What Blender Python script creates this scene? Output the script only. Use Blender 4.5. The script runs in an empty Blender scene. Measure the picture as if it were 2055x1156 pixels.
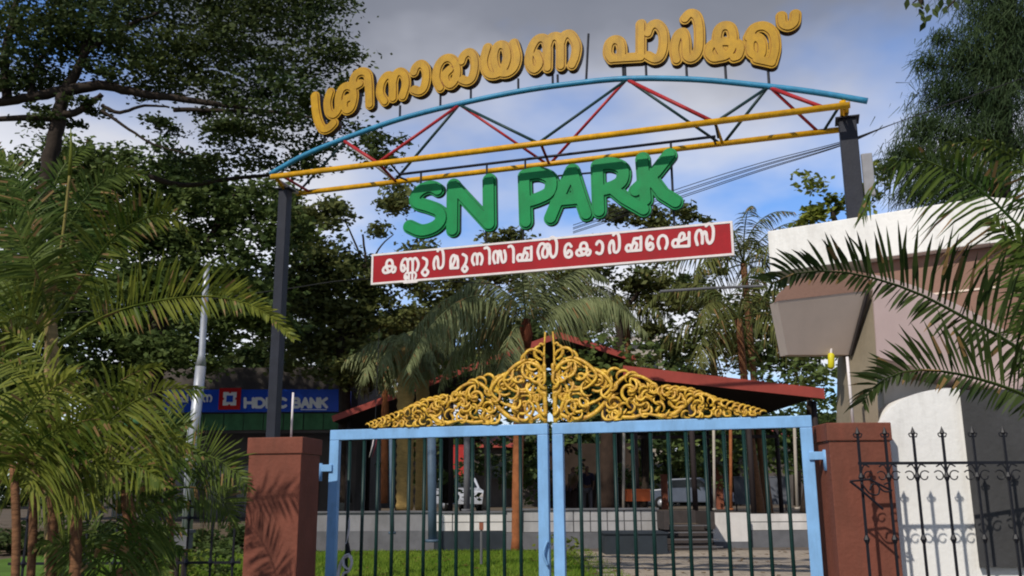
import bpy, math, random
import numpy as np
from mathutils import Vector, Matrix
R = math.radians
rng = np.random.default_rng(7)
random.seed(7)
S = bpy.context.scene
COL = S.collection

# ------------------------------------------------------------------ camera
W0, H0, F0 = 2055.0, 1156.0, 1850.0
CAMZ = 1.1
PITCH, ROLL = R(12.85), R(0.35)
cam_d = bpy.data.cameras.new('camera'); cam = bpy.data.objects.new('camera', cam_d); COL.objects.link(cam)
cam_d.sensor_width = 36.0; cam_d.lens = 36.0 * F0 / W0; cam_d.clip_end = 2000; cam_d.clip_start = 0.05
CM = Matrix.Rotation(R(90) + PITCH, 3, 'X') @ Matrix.Rotation(-ROLL, 3, 'Z')
cam.matrix_world = Matrix.Translation((0, 0, CAMZ)) @ CM.to_4x4()
S.camera = cam

# ------------------------------------------------------------------ light
SUN_EL, SUN_AZ = 43.0, 33.0          # sun stands behind the viewer, to the left
sd = Vector((-math.sin(R(SUN_AZ)) * math.cos(R(SUN_EL)), -math.cos(R(SUN_AZ)) * math.cos(R(SUN_EL)), math.sin(R(SUN_EL))))
sl = bpy.data.lights.new('sun', 'SUN'); sl.energy = 3.6; sl.angle = R(0.9); sl.color = (1.0, 0.94, 0.85)
so = bpy.data.objects.new('sun', sl); COL.objects.link(so)
so.rotation_euler = sd.to_track_quat('Z', 'Y').to_euler(); so.location = (0, 0, 40)
wd = bpy.data.worlds.new('World'); S.world = wd; wd.use_nodes = True
nt = wd.node_tree; nt.nodes.clear()
def N(t, typ, **kw):
    n = t.nodes.new(typ)
    for k, v in kw.items():
        setattr(n, k, v)
    return n
out = N(nt, 'ShaderNodeOutputWorld'); bg = N(nt, 'ShaderNodeBackground'); bg.inputs[1].default_value = 0.10
sky = N(nt, 'ShaderNodeTexSky', sky_type='NISHITA', sun_disc=False)
sky.sun_elevation = R(SUN_EL); sky.sun_rotation = math.atan2(sd.x, sd.y); sky.air_density = 1.3; sky.dust_density = 0.6; sky.ozone_density = 2.5
tc = N(nt, 'ShaderNodeTexCoord')
sep = N(nt, 'ShaderNodeSeparateXYZ'); nt.links.new(tc.outputs['Generated'], sep.inputs[0])
# project the view direction on a cloud sheet
dv = N(nt, 'ShaderNodeMath', operation='MAXIMUM'); dv.inputs[1].default_value = 0.08; nt.links.new(sep.outputs[2], dv.inputs[0])
ad = N(nt, 'ShaderNodeMath', operation='ADD'); ad.inputs[1].default_value = 0.25; nt.links.new(dv.outputs[0], ad.inputs[0])
px_ = N(nt, 'ShaderNodeMath', operation='DIVIDE'); nt.links.new(sep.outputs[0], px_.inputs[0]); nt.links.new(ad.outputs[0], px_.inputs[1])
py_ = N(nt, 'ShaderNodeMath', operation='DIVIDE'); nt.links.new(sep.outputs[1], py_.inputs[0]); nt.links.new(ad.outputs[0], py_.inputs[1])
cb = N(nt, 'ShaderNodeCombineXYZ'); nt.links.new(px_.outputs[0], cb.inputs[0]); nt.links.new(py_.outputs[0], cb.inputs[1])
mp = N(nt, 'ShaderNodeMapping'); mp.inputs['Location'].default_value = (6.6, 7.5, 0.0); nt.links.new(cb.outputs[0], mp.inputs[0])
n1 = N(nt, 'ShaderNodeTexNoise'); n1.inputs['Scale'].default_value = 0.85; n1.inputs['Detail'].default_value = 6; n1.inputs['Roughness'].default_value = 0.5
nt.links.new(mp.outputs[0], n1.inputs['Vector'])
rp = N(nt, 'ShaderNodeValToRGB'); rp.color_ramp.elements[0].position = 0.41; rp.color_ramp.elements[1].position = 0.53
nt.links.new(n1.outputs['Fac'], rp.inputs[0])
n2 = N(nt, 'ShaderNodeTexNoise'); n2.inputs['Scale'].default_value = 1.7; n2.inputs['Detail'].default_value = 5
mp2 = N(nt, 'ShaderNodeMapping'); mp2.inputs['Location'].default_value = (9.0, 4.0, 0.0); nt.links.new(cb.outputs[0], mp2.inputs[0])
nt.links.new(mp2.outputs[0], n2.inputs['Vector'])
# cloud tone: bright low over the horizon, grey bellies overhead
el = N(nt, 'ShaderNodeMath', operation='MULTIPLY_ADD'); el.inputs[1].default_value = 1.0; nt.links.new(sep.outputs[2], el.inputs[0])
nsc = N(nt, 'ShaderNodeMath', operation='MULTIPLY_ADD'); nsc.inputs[1].default_value = 0.30; nsc.inputs[2].default_value = -0.15
nt.links.new(n2.outputs['Fac'], nsc.inputs[0]); nt.links.new(nsc.outputs[0], el.inputs[2])
cr = N(nt, 'ShaderNodeValToRGB')
cr.color_ramp.elements[0].position = 0.24; cr.color_ramp.elements[0].color = (7.8, 8.0, 8.6, 1)
cr.color_ramp.elements[1].position = 0.55; cr.color_ramp.elements[1].color = (1.15, 1.35, 1.75, 1)
e = cr.color_ramp.elements.new(0.37); e.color = (5.7, 5.9, 6.7, 1)
e = cr.color_ramp.elements.new(0.46); e.color = (2.2, 2.35, 2.85, 1)
nt.links.new(el.outputs[0], cr.inputs[0])
skm = N(nt, 'ShaderNodeMix', data_type='RGBA', blend_type='MULTIPLY'); skm.inputs[0].default_value = 1.0
skm.inputs[7].default_value = (0.80, 1.05, 1.5, 1); nt.links.new(sky.outputs[0], skm.inputs[6])
mx = N(nt, 'ShaderNodeMix', data_type='RGBA')
nt.links.new(rp.outputs[0], mx.inputs[0]); nt.links.new(skm.outputs[2], mx.inputs[6]); nt.links.new(cr.outputs[0], mx.inputs[7])
nt.links.new(mx.outputs[2], bg.inputs[0]); nt.links.new(bg.outputs[0], out.inputs[0])
S.view_settings.view_transform = 'Standard'; S.view_settings.look = 'None'; S.view_settings.gamma = 1; S.view_settings.exposure = 0.18
S.view_settings.use_curve_mapping = False
S.render.engine = 'CYCLES'
S.cycles.filter_width = 2.0
S.cycles.max_bounces = 6; S.cycles.transparent_max_bounces = 8

# ------------------------------------------------------------------ geometry from sight lines
C0 = Vector((0, 0, CAMZ))
def ray(px, py):
    v = Vector(((px - W0 / 2) / F0, -(py - H0 / 2) / F0, -1.0))
    return (CM @ v).normalized()
def at(px, py, Y):
    d = ray(px, py); return C0 + d * (Y / d.y)
def atz(px, py, z):
    d = ray(px, py); return C0 + d * ((z - CAMZ) / d.z)
class Frame:
    """vertical plane through (x,y) whose horizontal axis u goes right and towards the viewer"""
    def __init__(s, o, ang):
        s.o = Vector((o[0], o[1], 0)); s.u = Vector((math.cos(ang), -math.sin(ang), 0)); s.n = Vector((-math.sin(ang), -math.cos(ang), 0))
    def dz(s, px, py, off=0.0):
        d = ray(px, py); o = s.o + s.n * off
        t = (o - C0).dot(s.n) / d.dot(s.n); p = C0 + d * t
        return ((p - s.o).dot(s.u), p.z)
    def w(s, d, z, off=0.0):
        return s.o + s.u * d + s.n * off + Vector((0, 0, z))
    def px(s, px, py, off=0.0):
        d, z = s.dz(px, py, off); return s.w(d, z, off)
ANG = R(17.7)
GATE = Frame((0.38, 9.0), ANG)
_c = at(1104, 850, 11.0)
ARCH = Frame((_c.x, 11.0), ANG)

# ------------------------------------------------------------------ materials
MATS = {}
def srgb(r, g, b):
    f = lambda c: (c / 255 / 12.92) if c / 255 < 0.04045 else ((c / 255 + 0.055) / 1.055) ** 2.4
    return (f(r), f(g), f(b))
def mat(name, col, rough=0.6, var=0.25, scale=6.0, bump=0.0, bscale=40.0, metal=0.0, leaf=None, col2=None, dirt=0.0, coat=0.0, stretch=None):
    if name in MATS: return MATS[name]
    m = bpy.data.materials.new(name); m.use_nodes = True; t = m.node_tree; t.nodes.clear()
    o = N(t, 'ShaderNodeOutputMaterial'); p = N(t, 'ShaderNodeBsdfPrincipled')
    p.inputs['Roughness'].default_value = rough; p.inputs['Metallic'].default_value = metal
    p.inputs['Coat Weight'].default_value = coat
    p.inputs['Specular IOR Level'].default_value = 0.5 if (coat or metal or rough < 0.3) else (0.12 if leaf else 0.2)
    c = col; k2 = col2 if col2 else tuple(max(0, x * (1 - var)) for x in c)
    tcn = N(t, 'ShaderNodeTexCoord')
    mpn = N(t, 'ShaderNodeMapping'); t.links.new(tcn.outputs['Object'], mpn.inputs[0])
    if stretch: mpn.inputs['Scale'].default_value = stretch
    if leaf:
        g = N(t, 'ShaderNodeNewGeometry'); fac = g.outputs['Random Per Island']
        nz = N(t, 'ShaderNodeTexNoise'); nz.inputs['Scale'].default_value = scale; t.links.new(mpn.outputs[0], nz.inputs['Vector'])
        ma = N(t, 'ShaderNodeMath', operation='MULTIPLY_ADD'); ma.inputs[1].default_value = 0.5; t.links.new(fac, ma.inputs[0])
        mb = N(t, 'ShaderNodeMath', operation='MULTIPLY_ADD'); mb.inputs[1].default_value = 1.6; mb.inputs[2].default_value = -0.55
        t.links.new(nz.outputs['Fac'], mb.inputs[0]); t.links.new(mb.outputs[0], ma.inputs[2]); fac = ma.outputs[0]
    else:
        nz = N(t, 'ShaderNodeTexNoise'); nz.inputs['Scale'].default_value = scale; nz.inputs['Detail'].default_value = 6; nz.inputs['Roughness'].default_value = 0.65
        t.links.new(mpn.outputs[0], nz.inputs['Vector'])
        rr = N(t, 'ShaderNodeValToRGB'); rr.color_ramp.elements[0].position = 0.35; rr.color_ramp.elements[1].position = 0.68
        t.links.new(nz.outputs['Fac'], rr.inputs[0]); fac = rr.outputs[0]
    mxn = N(t, 'ShaderNodeMix', data_type='RGBA'); mxn.inputs[6].default_value = (*c, 1); mxn.inputs[7].default_value = (*k2, 1)
    t.links.new(fac, mxn.inputs[0]); last = mxn.outputs[2]
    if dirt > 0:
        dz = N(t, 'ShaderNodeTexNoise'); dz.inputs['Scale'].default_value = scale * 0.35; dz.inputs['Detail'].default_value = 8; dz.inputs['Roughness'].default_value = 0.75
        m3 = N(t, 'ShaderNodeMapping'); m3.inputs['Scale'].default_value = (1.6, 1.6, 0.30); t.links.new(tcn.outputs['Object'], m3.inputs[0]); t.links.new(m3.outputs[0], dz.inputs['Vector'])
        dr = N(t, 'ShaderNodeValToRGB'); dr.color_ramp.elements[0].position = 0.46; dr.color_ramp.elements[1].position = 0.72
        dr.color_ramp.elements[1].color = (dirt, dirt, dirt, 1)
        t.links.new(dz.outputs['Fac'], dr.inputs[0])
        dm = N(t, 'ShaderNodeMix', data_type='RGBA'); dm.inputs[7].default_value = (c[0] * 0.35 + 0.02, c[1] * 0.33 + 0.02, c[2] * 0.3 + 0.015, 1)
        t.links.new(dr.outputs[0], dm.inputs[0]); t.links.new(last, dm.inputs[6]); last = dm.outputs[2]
    if leaf and 'frond' in name:
        bt = N(t, 'ShaderNodeMath', operation='GREATER_THAN'); bt.inputs[1].default_value = 0.93
        g2 = N(t, 'ShaderNodeNewGeometry'); t.links.new(g2.outputs['Random Per Island'], bt.inputs[0])
        bm_ = N(t, 'ShaderNodeMix', data_type='RGBA'); bm_.inputs[7].default_value = (0.24, 0.15, 0.06, 1)
        t.links.new(bt.outputs[0], bm_.inputs[0]); t.links.new(last, bm_.inputs[6]); last = bm_.outputs[2]
    t.links.new(last, p.inputs['Base Color'])
    if bump > 0:
        bz = N(t, 'ShaderNodeTexNoise'); bz.inputs['Scale'].default_value = bscale; bz.inputs['Detail'].default_value = 5
        t.links.new(mpn.outputs[0], bz.inputs['Vector'])
        bn = N(t, 'ShaderNodeBump'); bn.inputs['Strength'].default_value = bump; bn.inputs['Distance'].default_value = 0.02
        t.links.new(bz.outputs['Fac'], bn.inputs['Height']); t.links.new(bn.outputs[0], p.inputs['Normal'])
    if leaf:
        tr = N(t, 'ShaderNodeBsdfTranslucent'); ms = N(t, 'ShaderNodeMixShader'); ms.inputs[0].default_value = leaf
        t.links.new(last, tr.inputs[0]); t.links.new(p.outputs[0], ms.inputs[1]); t.links.new(tr.outputs[0], ms.inputs[2]); t.links.new(ms.outputs[0], o.inputs[0])
    else:
        t.links.new(p.outputs[0], o.inputs[0])
    MATS[name] = m; return m

M_yel = mat('yellow_letter_paint', (0.47, 0.255, 0.003), 0.42, 0.25, 9, dirt=0.55)
M_yelback = mat('dark_letter_return', (0.06, 0.025, 0.012), 0.5, 0.4, 8)
M_yelgroove = mat('orange_letter_groove', (0.20, 0.045, 0.004), 0.5, 0.3, 8)
M_grn = mat('green_letter_paint', (0.001, 0.235, 0.062), 0.4, 0.2, 5, dirt=0.3)
M_grnback = mat('green_letter_rim', (0.001, 0.055, 0.022), 0.45, 0.3, 7)
M_chord = mat('yellow_pipe_paint', (0.70, 0.36, 0.01), 0.4, 0.35, 12, dirt=0.5)
M_blue = mat('blue_pipe_paint', (0.045, 0.25, 0.43), 0.38, 0.3, 10, dirt=0.25)
M_red = mat('red_pipe_paint', (0.42, 0.03, 0.035), 0.45, 0.4, 10, dirt=0.3)
M_dgreen = mat('dark_green_pipe_paint', (0.02, 0.05, 0.052), 0.45, 0.35, 10)
M_white = mat('white_pipe_paint', (0.6, 0.56, 0.52), 0.5, 0.3, 10)
M_post = mat('charcoal_post_paint', (0.022, 0.024, 0.034), 0.5, 0.3, 5, bump=0.1, dirt=0.2)
M_gateb = mat('pale_blue_gate_paint', (0.22, 0.43, 0.72), 0.42, 0.16, 5, dirt=0.5)
M_bar = mat('dark_green_bar_paint', (0.006, 0.028, 0.024), 0.4, 0.3, 10)
M_gold = mat('gold_cast_paint', (0.70, 0.43, 0.035), 0.46, 0.5, 14, col2=(0.36, 0.17, 0.015), metal=0.1, bump=0.35, bscale=60)
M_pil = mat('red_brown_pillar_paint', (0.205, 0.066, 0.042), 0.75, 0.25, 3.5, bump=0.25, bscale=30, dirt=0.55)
M_board = mat('red_board_paint', (0.33, 0.004, 0.010), 0.5, 0.2, 5, dirt=0.2)
M_wht = mat('white_sign_paint', (0.72, 0.66, 0.64), 0.5, 0.15, 15)
M_fence = mat('black_iron_paint', (0.012, 0.013, 0.018), 0.45, 0.3, 20)
M_wall = mat('white_wall_paint', (0.80, 0.785, 0.75), 0.8, 0.08, 2.5, bump=0.2, bscale=25, dirt=0.5)
M_brown = mat('mauve_brown_wall_paint', (0.24, 0.14, 0.105), 0.8, 0.12, 1.6, bump=0.15, bscale=30, dirt=0.22)
M_khaki = mat('bounce_lightened_khaki', (0.72, 0.58, 0.48), 0.8, 0.1, 2.0, bump=0.03, dirt=0.15)  # beige raised to carry bounced light under the canopy in its colour
M_grey = mat('dark_grey_wall_paint', (0.060, 0.060, 0.062), 0.8, 0.25, 3, bump=0.3, bscale=18, dirt=0.4)
M_ter = mat('white_terrace_paint', (0.62, 0.59, 0.56), 0.8, 0.2, 2.0, dirt=0.5)
M_tergrey = mat('grey_plinth_render', (0.14, 0.14, 0.15), 0.8, 0.3, 3.0, bump=0.2, dirt=0.3)
M_slate = mat('slate_planter_render', (0.028, 0.036, 0.045), 0.75, 0.3, 3.0, dirt=0.3)
M_step = mat('dark_stone_step', (0.055, 0.045, 0.042), 0.7, 0.3, 6)
M_roof = mat('red_metal_roof', (0.33, 0.060, 0.045), 0.5, 0.25, 2.0, dirt=0.3)
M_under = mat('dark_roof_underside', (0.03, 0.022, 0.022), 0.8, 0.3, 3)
M_trunk = mat('dark_tree_bark', (0.035, 0.025, 0.018), 0.9, 0.4, 8, bump=0.6, bscale=14)
M_ptrunk = mat('brown_palm_trunk', (0.20, 0.095, 0.045), 0.9, 0.45, 7, bump=0.6, bscale=16, stretch=(1, 1, 3))
M_otrunk = mat('orange_brown_trunk', (0.30, 0.105, 0.040), 0.9, 0.4, 6, bump=0.4, bscale=16)
M_ytrunk = mat('ochre_palm_trunk', (0.33, 0.22, 0.075), 0.9, 0.35, 7, bump=0.4, bscale=16, stretch=(1, 1, 4))
M_gtrunk = mat('grey_trunk', (0.13, 0.11, 0.09), 0.9, 0.35, 7, bump=0.4, bscale=16)
M_sheath = mat('olive_palm_stem', (0.22, 0.18, 0.045), 0.7, 0.4, 5, col2=(0.12, 0.10, 0.03))
M_leafdark = mat('dark_leaves', (0.026, 0.050, 0.018), 0.6, scale=0.55, leaf=0.28, col2=(0.085, 0.105, 0.030))
M_leafbrown = mat('olive_leaves', (0.042, 0.064, 0.020), 0.6, scale=0.45, leaf=0.3, col2=(0.16, 0.165, 0.05))
M_leafyel = mat('yellow_green_leaves', (0.08, 0.12, 0.018), 0.55, scale=0.8, leaf=0.35, col2=(0.22, 0.24, 0.04))
M_leafbg = mat('mid_green_leaves', (0.036, 0.066, 0.020), 0.6, scale=0.5, leaf=0.3, col2=(0.13, 0.17, 0.045))
M_needle = mat('casuarina_needles', (0.018, 0.036, 0.014), 0.6, scale=0.7, leaf=0.2, col2=(0.055, 0.085, 0.030))
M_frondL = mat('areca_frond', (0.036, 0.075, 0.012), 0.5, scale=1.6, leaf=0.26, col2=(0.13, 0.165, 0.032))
M_frondY = mat('sun_tinted_areca_frond', (0.045, 0.085, 0.010), 0.5, scale=2.2, leaf=0.32, col2=(0.25, 0.26, 0.040))  # areca frond copy, sunlight put into its yellower, brighter colour
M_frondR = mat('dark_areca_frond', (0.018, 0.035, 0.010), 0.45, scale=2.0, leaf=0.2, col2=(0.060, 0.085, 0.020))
M_frondC = mat('grey_green_frond', (0.10, 0.125, 0.050), 0.6, scale=0.8, leaf=0.25, col2=(0.26, 0.28, 0.13))
M_frondK = mat('coconut_frond', (0.050, 0.070, 0.018), 0.5, scale=0.8, leaf=0.25, col2=(0.15, 0.155, 0.045))
M_grass = mat('lawn_grass_blades', (0.08, 0.17, 0.012), 0.6, scale=0.7, leaf=0.35, col2=(0.21, 0.27, 0.035))
M_lawn = mat('lawn_soil', (0.09, 0.17, 0.018), 0.95, 0.4, 1.5, bump=0.3)
M_ground = mat('park_soil', (0.13, 0.10, 0.07), 0.95, 0.4, 0.7, bump=0.3)
M_street = mat('asphalt', (0.05, 0.05, 0.052), 0.9, 0.3, 2.5, bump=0.3)
M_paver = mat('beige_paver', (0.36, 0.30, 0.235), 0.85, 0.3, 3.0, bump=0.3, dirt=0.25)
M_joint = mat('paver_joint', (0.13, 0.105, 0.085), 0.95, 0.3, 6)
M_galv = mat('galvanised_steel', (0.42, 0.43, 0.46), 0.45, 0.3, 6, metal=0.4, stretch=(1, 1, 0.5))
M_bluep = mat('blue_grey_pole_paint', (0.075, 0.115, 0.165), 0.55, 0.3, 4)
M_signblue = mat('bank_blue', (0.014, 0.085, 0.62), 0.4, 0.2, 2)
M_signred = mat('bank_red', (0.55, 0.015, 0.02), 0.4, 0.15, 3)
M_signwhite = mat('bank_white', (0.88, 0.88, 0.9), 0.45, 0.1, 3)
M_net = mat('green_shade_net', (0.07, 0.20, 0.09), 0.8, 0.4, 2.2, dirt=0.5)
M_bld = mat('dim_building_plaster', (0.10, 0.085, 0.075), 0.85, 0.4, 1.0, dirt=0.5)
M_bldpale = mat('pale_building_plaster', (0.42, 0.37, 0.31), 0.85, 0.3, 1.0, dirt=0.4)
M_glass = mat('dark_window_glass', (0.02, 0.025, 0.03), 0.12, 0.3, 2)
M_carw = mat('white_car_paint', (0.55, 0.57, 0.62), 0.25, 0.1, 2, coat=0.5)
M_carg = mat('grey_car_paint', (0.10, 0.12, 0.16), 0.25, 0.2, 2, coat=0.5)
M_tyre = mat('tyre_rubber', (0.012, 0.012, 0.012), 0.9, 0.2, 5)
M_redbox = mat('red_painted_metal', (0.45, 0.035, 0.03), 0.5, 0.25, 2, dirt=0.3)
M_orange = mat('orange_painted_metal', (0.62, 0.13, 0.035), 0.5, 0.25, 3, dirt=0.3)
M_brick = mat('brick_red_post', (0.28, 0.095, 0.055), 0.8, 0.35, 4, dirt=0.3)
M_sheet = mat('grey_sheet_fence', (0.13, 0.14, 0.165), 0.6, 0.3, 1.5, dirt=0.3)
M_cloth = mat('white_rag', (0.62, 0.60, 0.63), 0.9, 0.25, 20, bump=0.4)
M_wire = mat('black_cable', (0.012, 0.012, 0.014), 0.6, 0.2, 5)
M_skin = mat('skin', (0.20, 0.10, 0.06), 0.6, 0.15, 8)
M_hair = mat('black_hair', (0.01, 0.008, 0.008), 0.6, 0.2, 10)
M_yellowlamp = mat('yellow_plastic', (0.62, 0.55, 0.02), 0.45, 0.15, 10)
M_plas = mat('cable_box_grey', (0.28, 0.28, 0.30), 0.6, 0.2, 6, dirt=0.3)

# ------------------------------------------------------------------ mesh helpers
class MB:
    def __init__(s): s.v = []; s.f = []
    def add(s, vs, fs):
        b = len(s.v); s.v += [tuple(x) for x in vs]; s.f += [tuple(i + b for i in f) for f in fs]; return s
    def box(s, c, size, u=Vector((1, 0, 0)), w=None, up=Vector((0, 0, 1))):
        c = Vector(c); u = Vector(u).normalized(); up = Vector(up).normalized(); w = Vector(w).normalized() if w is not None else up.cross(u).normalized()
        hx, hy, hz = [x / 2 for x in size]
        vs = [c + u * (sx * hx) + w * (sy * hy) + up * (sz * hz) for sx, sy, sz in ((-1,-1,-1),(1,-1,-1),(1,1,-1),(-1,1,-1),(-1,-1,1),(1,-1,1),(1,1,1),(-1,1,1))]
        return s.add(vs, [(0,3,2,1),(4,5,6,7),(0,1,5,4),(1,2,6,5),(2,3,7,6),(3,0,4,7)])
    def tube(s, pts, rad, n=8, flat=1.0, flatdir=None, cap=True):
        pts = [Vector(p) for p in pts]; m = len(pts)
        if not hasattr(rad, '__len__'): rad = [rad] * m
        vs = []; fs = []; ref = None
        for i, p in enumerate(pts):
            t = (pts[min(i + 1, m - 1)] - pts[max(i - 1, 0)])
            t = t.normalized() if t.length > 1e-9 else Vector((0, 0, 1))
            if flatdir is not None:
                b = Vector(flatdir); a = b.cross(t).normalized(); b = t.cross(a).normalized()
            else:
                if ref is None: ref = Vector((0, 0, 1)) if abs(t.z) < 0.9 else Vector((1, 0, 0))
                a = t.cross(ref).normalized(); b = a.cross(t).normalized(); ref = b
            for k in range(n):
                an = 2 * math.pi * k / n
                vs.append(p + a * (math.cos(an) * rad[i]) + b * (math.sin(an) * rad[i] * flat))
        for i in range(m - 1):
            for k in range(n):
                k2 = (k + 1) % n; fs.append((i * n + k, i * n + k2, (i + 1) * n + k2, (i + 1) * n + k))
        if cap:
            fs.append(tuple(range(n - 1, -1, -1))); fs.append(tuple((m - 1) * n + k for k in range(n)))
        return s.add(vs, fs)
    def prism(s, poly, vec):
        poly = [Vector(p) for p in poly]; v = Vector(vec); n = len(poly)
        return s.add(poly + [p + v for p in poly], [tuple(range(n)), tuple(range(2 * n - 1, n - 1, -1))] + [((i + 1) % n, i, i + n, (i + 1) % n + n) for i in range(n)])
    def obj(s, name, m, parent=None, smooth=False, bevel=0.0):
        me = bpy.data.meshes.new(name); me.from_pydata(s.v, [], s.f); me.materials.append(m)
        if smooth: me.polygons.foreach_set('use_smooth', [True] * len(me.polygons))
        me.update()
        return link(name, me, parent, bevel)
def link(name, me, parent=None, bevel=0.0):
    o = bpy.data.objects.new(name, me); COL.objects.link(o)
    if parent is not None:
        o.parent = parent
        pm = Matrix.Translation(parent.location) if parent.type == 'EMPTY' else Matrix.Identity(4)
        o.matrix_parent_inverse = pm.inverted()
    if bevel > 0:
        b = o.modifiers.new('bevel', 'BEVEL'); b.width = bevel; b.segments = 2; b.limit_method = 'ANGLE'
    return o
def thing(name, label, cat, loc=(0, 0, 0), group=None):
    o = bpy.data.objects.new(name, None); COL.objects.link(o); o.location = loc; o['label'] = label; o['category'] = cat
    if group: o['group'] = group
    o.empty_display_size = 0.1
    return o
def tag(o, label, cat, group=None):
    o['label'] = label; o['category'] = cat
    if group: o['group'] = group
    return o
def struct(o): o['kind'] = 'structure'; return o
def stuff(o): o['kind'] = 'stuff'; return o
def smooth_pts(pts, n=6, closed=False):
    pts = [Vector(p) for p in pts]
    if len(pts) < 3: return pts
    o = []; m = len(pts)
    for i in range(m - 1):
        p0, p1, p2, p3 = pts[max(i - 1, 0)], pts[i], pts[i + 1], pts[min(i + 2, m - 1)]
        for k in range(n):
            t = k / n
            o.append(0.5 * ((2 * p1) + (p2 - p0) * t + (2 * p0 - 5 * p1 + 4 * p2 - p3) * t * t + (3 * p1 - p0 - 3 * p2 + p3) * t ** 3))
    o.append(pts[-1]); return o
def quads_mesh(name, V, m, parent=None, tri=False):
    """V: (n,4,3) numpy quads (or (n,3,3) triangles)"""
    k = V.shape[1]; n = V.shape[0]; me = bpy.data.meshes.new(name)
    me.vertices.add(n * k); me.vertices.foreach_set('co', V.reshape(-1).astype(np.float32))
    me.loops.add(n * k); me.loops.foreach_set('vertex_index', np.arange(n * k, dtype=np.int32))
    me.polygons.add(n); me.polygons.foreach_set('loop_start', np.arange(0, n * k, k, dtype=np.int32))
    try: me.polygons.foreach_set('loop_total', np.full(n, k, dtype=np.int32))
    except Exception: pass
    me.materials.append(m); me.update(calc_edges=True)
    return link(name, me, parent)

# ------------------------------------------------------------------ the ground
struct(MB().add([(-700, -300, -0.47), (700, -300, -0.47), (700, 1200, -0.47), (-700, 1200, -0.47)], [(0, 1, 2, 3)]).obj('street', M_street))
struct(MB().box((0, 160, -0.24), (300, 305, 0.44)).obj('park_ground', M_ground))     # top at -0.02, front face at y = 7.5

# ------------------------------------------------------------------ strokes -> solid letters
def stroke_sdf_mesh(mb, strokes, r, cell, f0, f1, toW, ragged=0):
    """strokes: list of polylines in metric (d,z); union of round strokes of radius r, extruded from offset f0 to f1"""
    P = np.array([p for s in strokes for p in s]); lo = P.min(0) - r - 2 * cell; hi = P.max(0) + r + 2 * cell
    nx = int((hi[0] - lo[0]) / cell) + 2; ny = int((hi[1] - lo[1]) / cell) + 2
    gx = lo[0] + np.arange(nx) * cell; gy = lo[1] + np.arange(ny) * cell
    X, Y = np.meshgrid(gx, gy, indexing='ij'); D = np.full(X.shape, 1e9)
    for s in strokes:
        for (a, b), (c, d) in zip(s[:-1], s[1:]):
            dx, dy = c - a, d - b; L = dx * dx + dy * dy + 1e-12
            t = np.clip(((X - a) * dx + (Y - b) * dy) / L, 0, 1)
            D = np.minimum(D, np.hypot(X - a - t * dx, Y - b - t * dy))
    D = r - D        # positive inside
    D[np.abs(D) < 1e-7] = 1e-7
    vid = {}; vs = []; faces = []; sides = []
    def vert(key, p):
        if key not in vid: vid[key] = len(vs); vs.append(p)
        return vid[key]
    cells = np.argwhere((D[:-1, :-1] > 0) | (D[1:, :-1] > 0) | (D[1:, 1:] > 0) | (D[:-1, 1:] > 0))
    for i, j in cells:
        cs = ((i, j), (i + 1, j), (i + 1, j + 1), (i, j + 1)); poly = []; cross = []
        for k in range(4):
            a = cs[k]; b = cs[(k + 1) % 4]; da, db = D[a], D[b]
            if da > 0: poly.append((vert(('c', a[0], a[1]), (gx[a[0]], gy[a[1]])), False))
            if (da > 0) != (db > 0):
                t = da / (da - db); key = ('e',) + ((a + b) if a < b else (b + a))
                poly.append((vert(key, (gx[a[0]] + (gx[b[0]] - gx[a[0]]) * t, gy[a[1]] + (gy[b[1]] - gy[a[1]]) * t)), True))
        if len(poly) >= 3:
            faces.append([p[0] for p in poly])
            for k in range(len(poly)):
                if poly[k][1] and poly[(k + 1) % len(poly)][1]: sides.append((poly[k][0], poly[(k + 1) % len(poly)][0]))
    n = len(vs)
    V = [toW(p[0], p[1], f1) for p in vs] + [toW(p[0], p[1], f0) for p in vs]
    F = [tuple(f) for f in faces] + [tuple(i + n for i in reversed(f)) for f in faces] + [(b, a, a + n, b + n) for a, b in sides]
    mb.add(V, F); return mb
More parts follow.
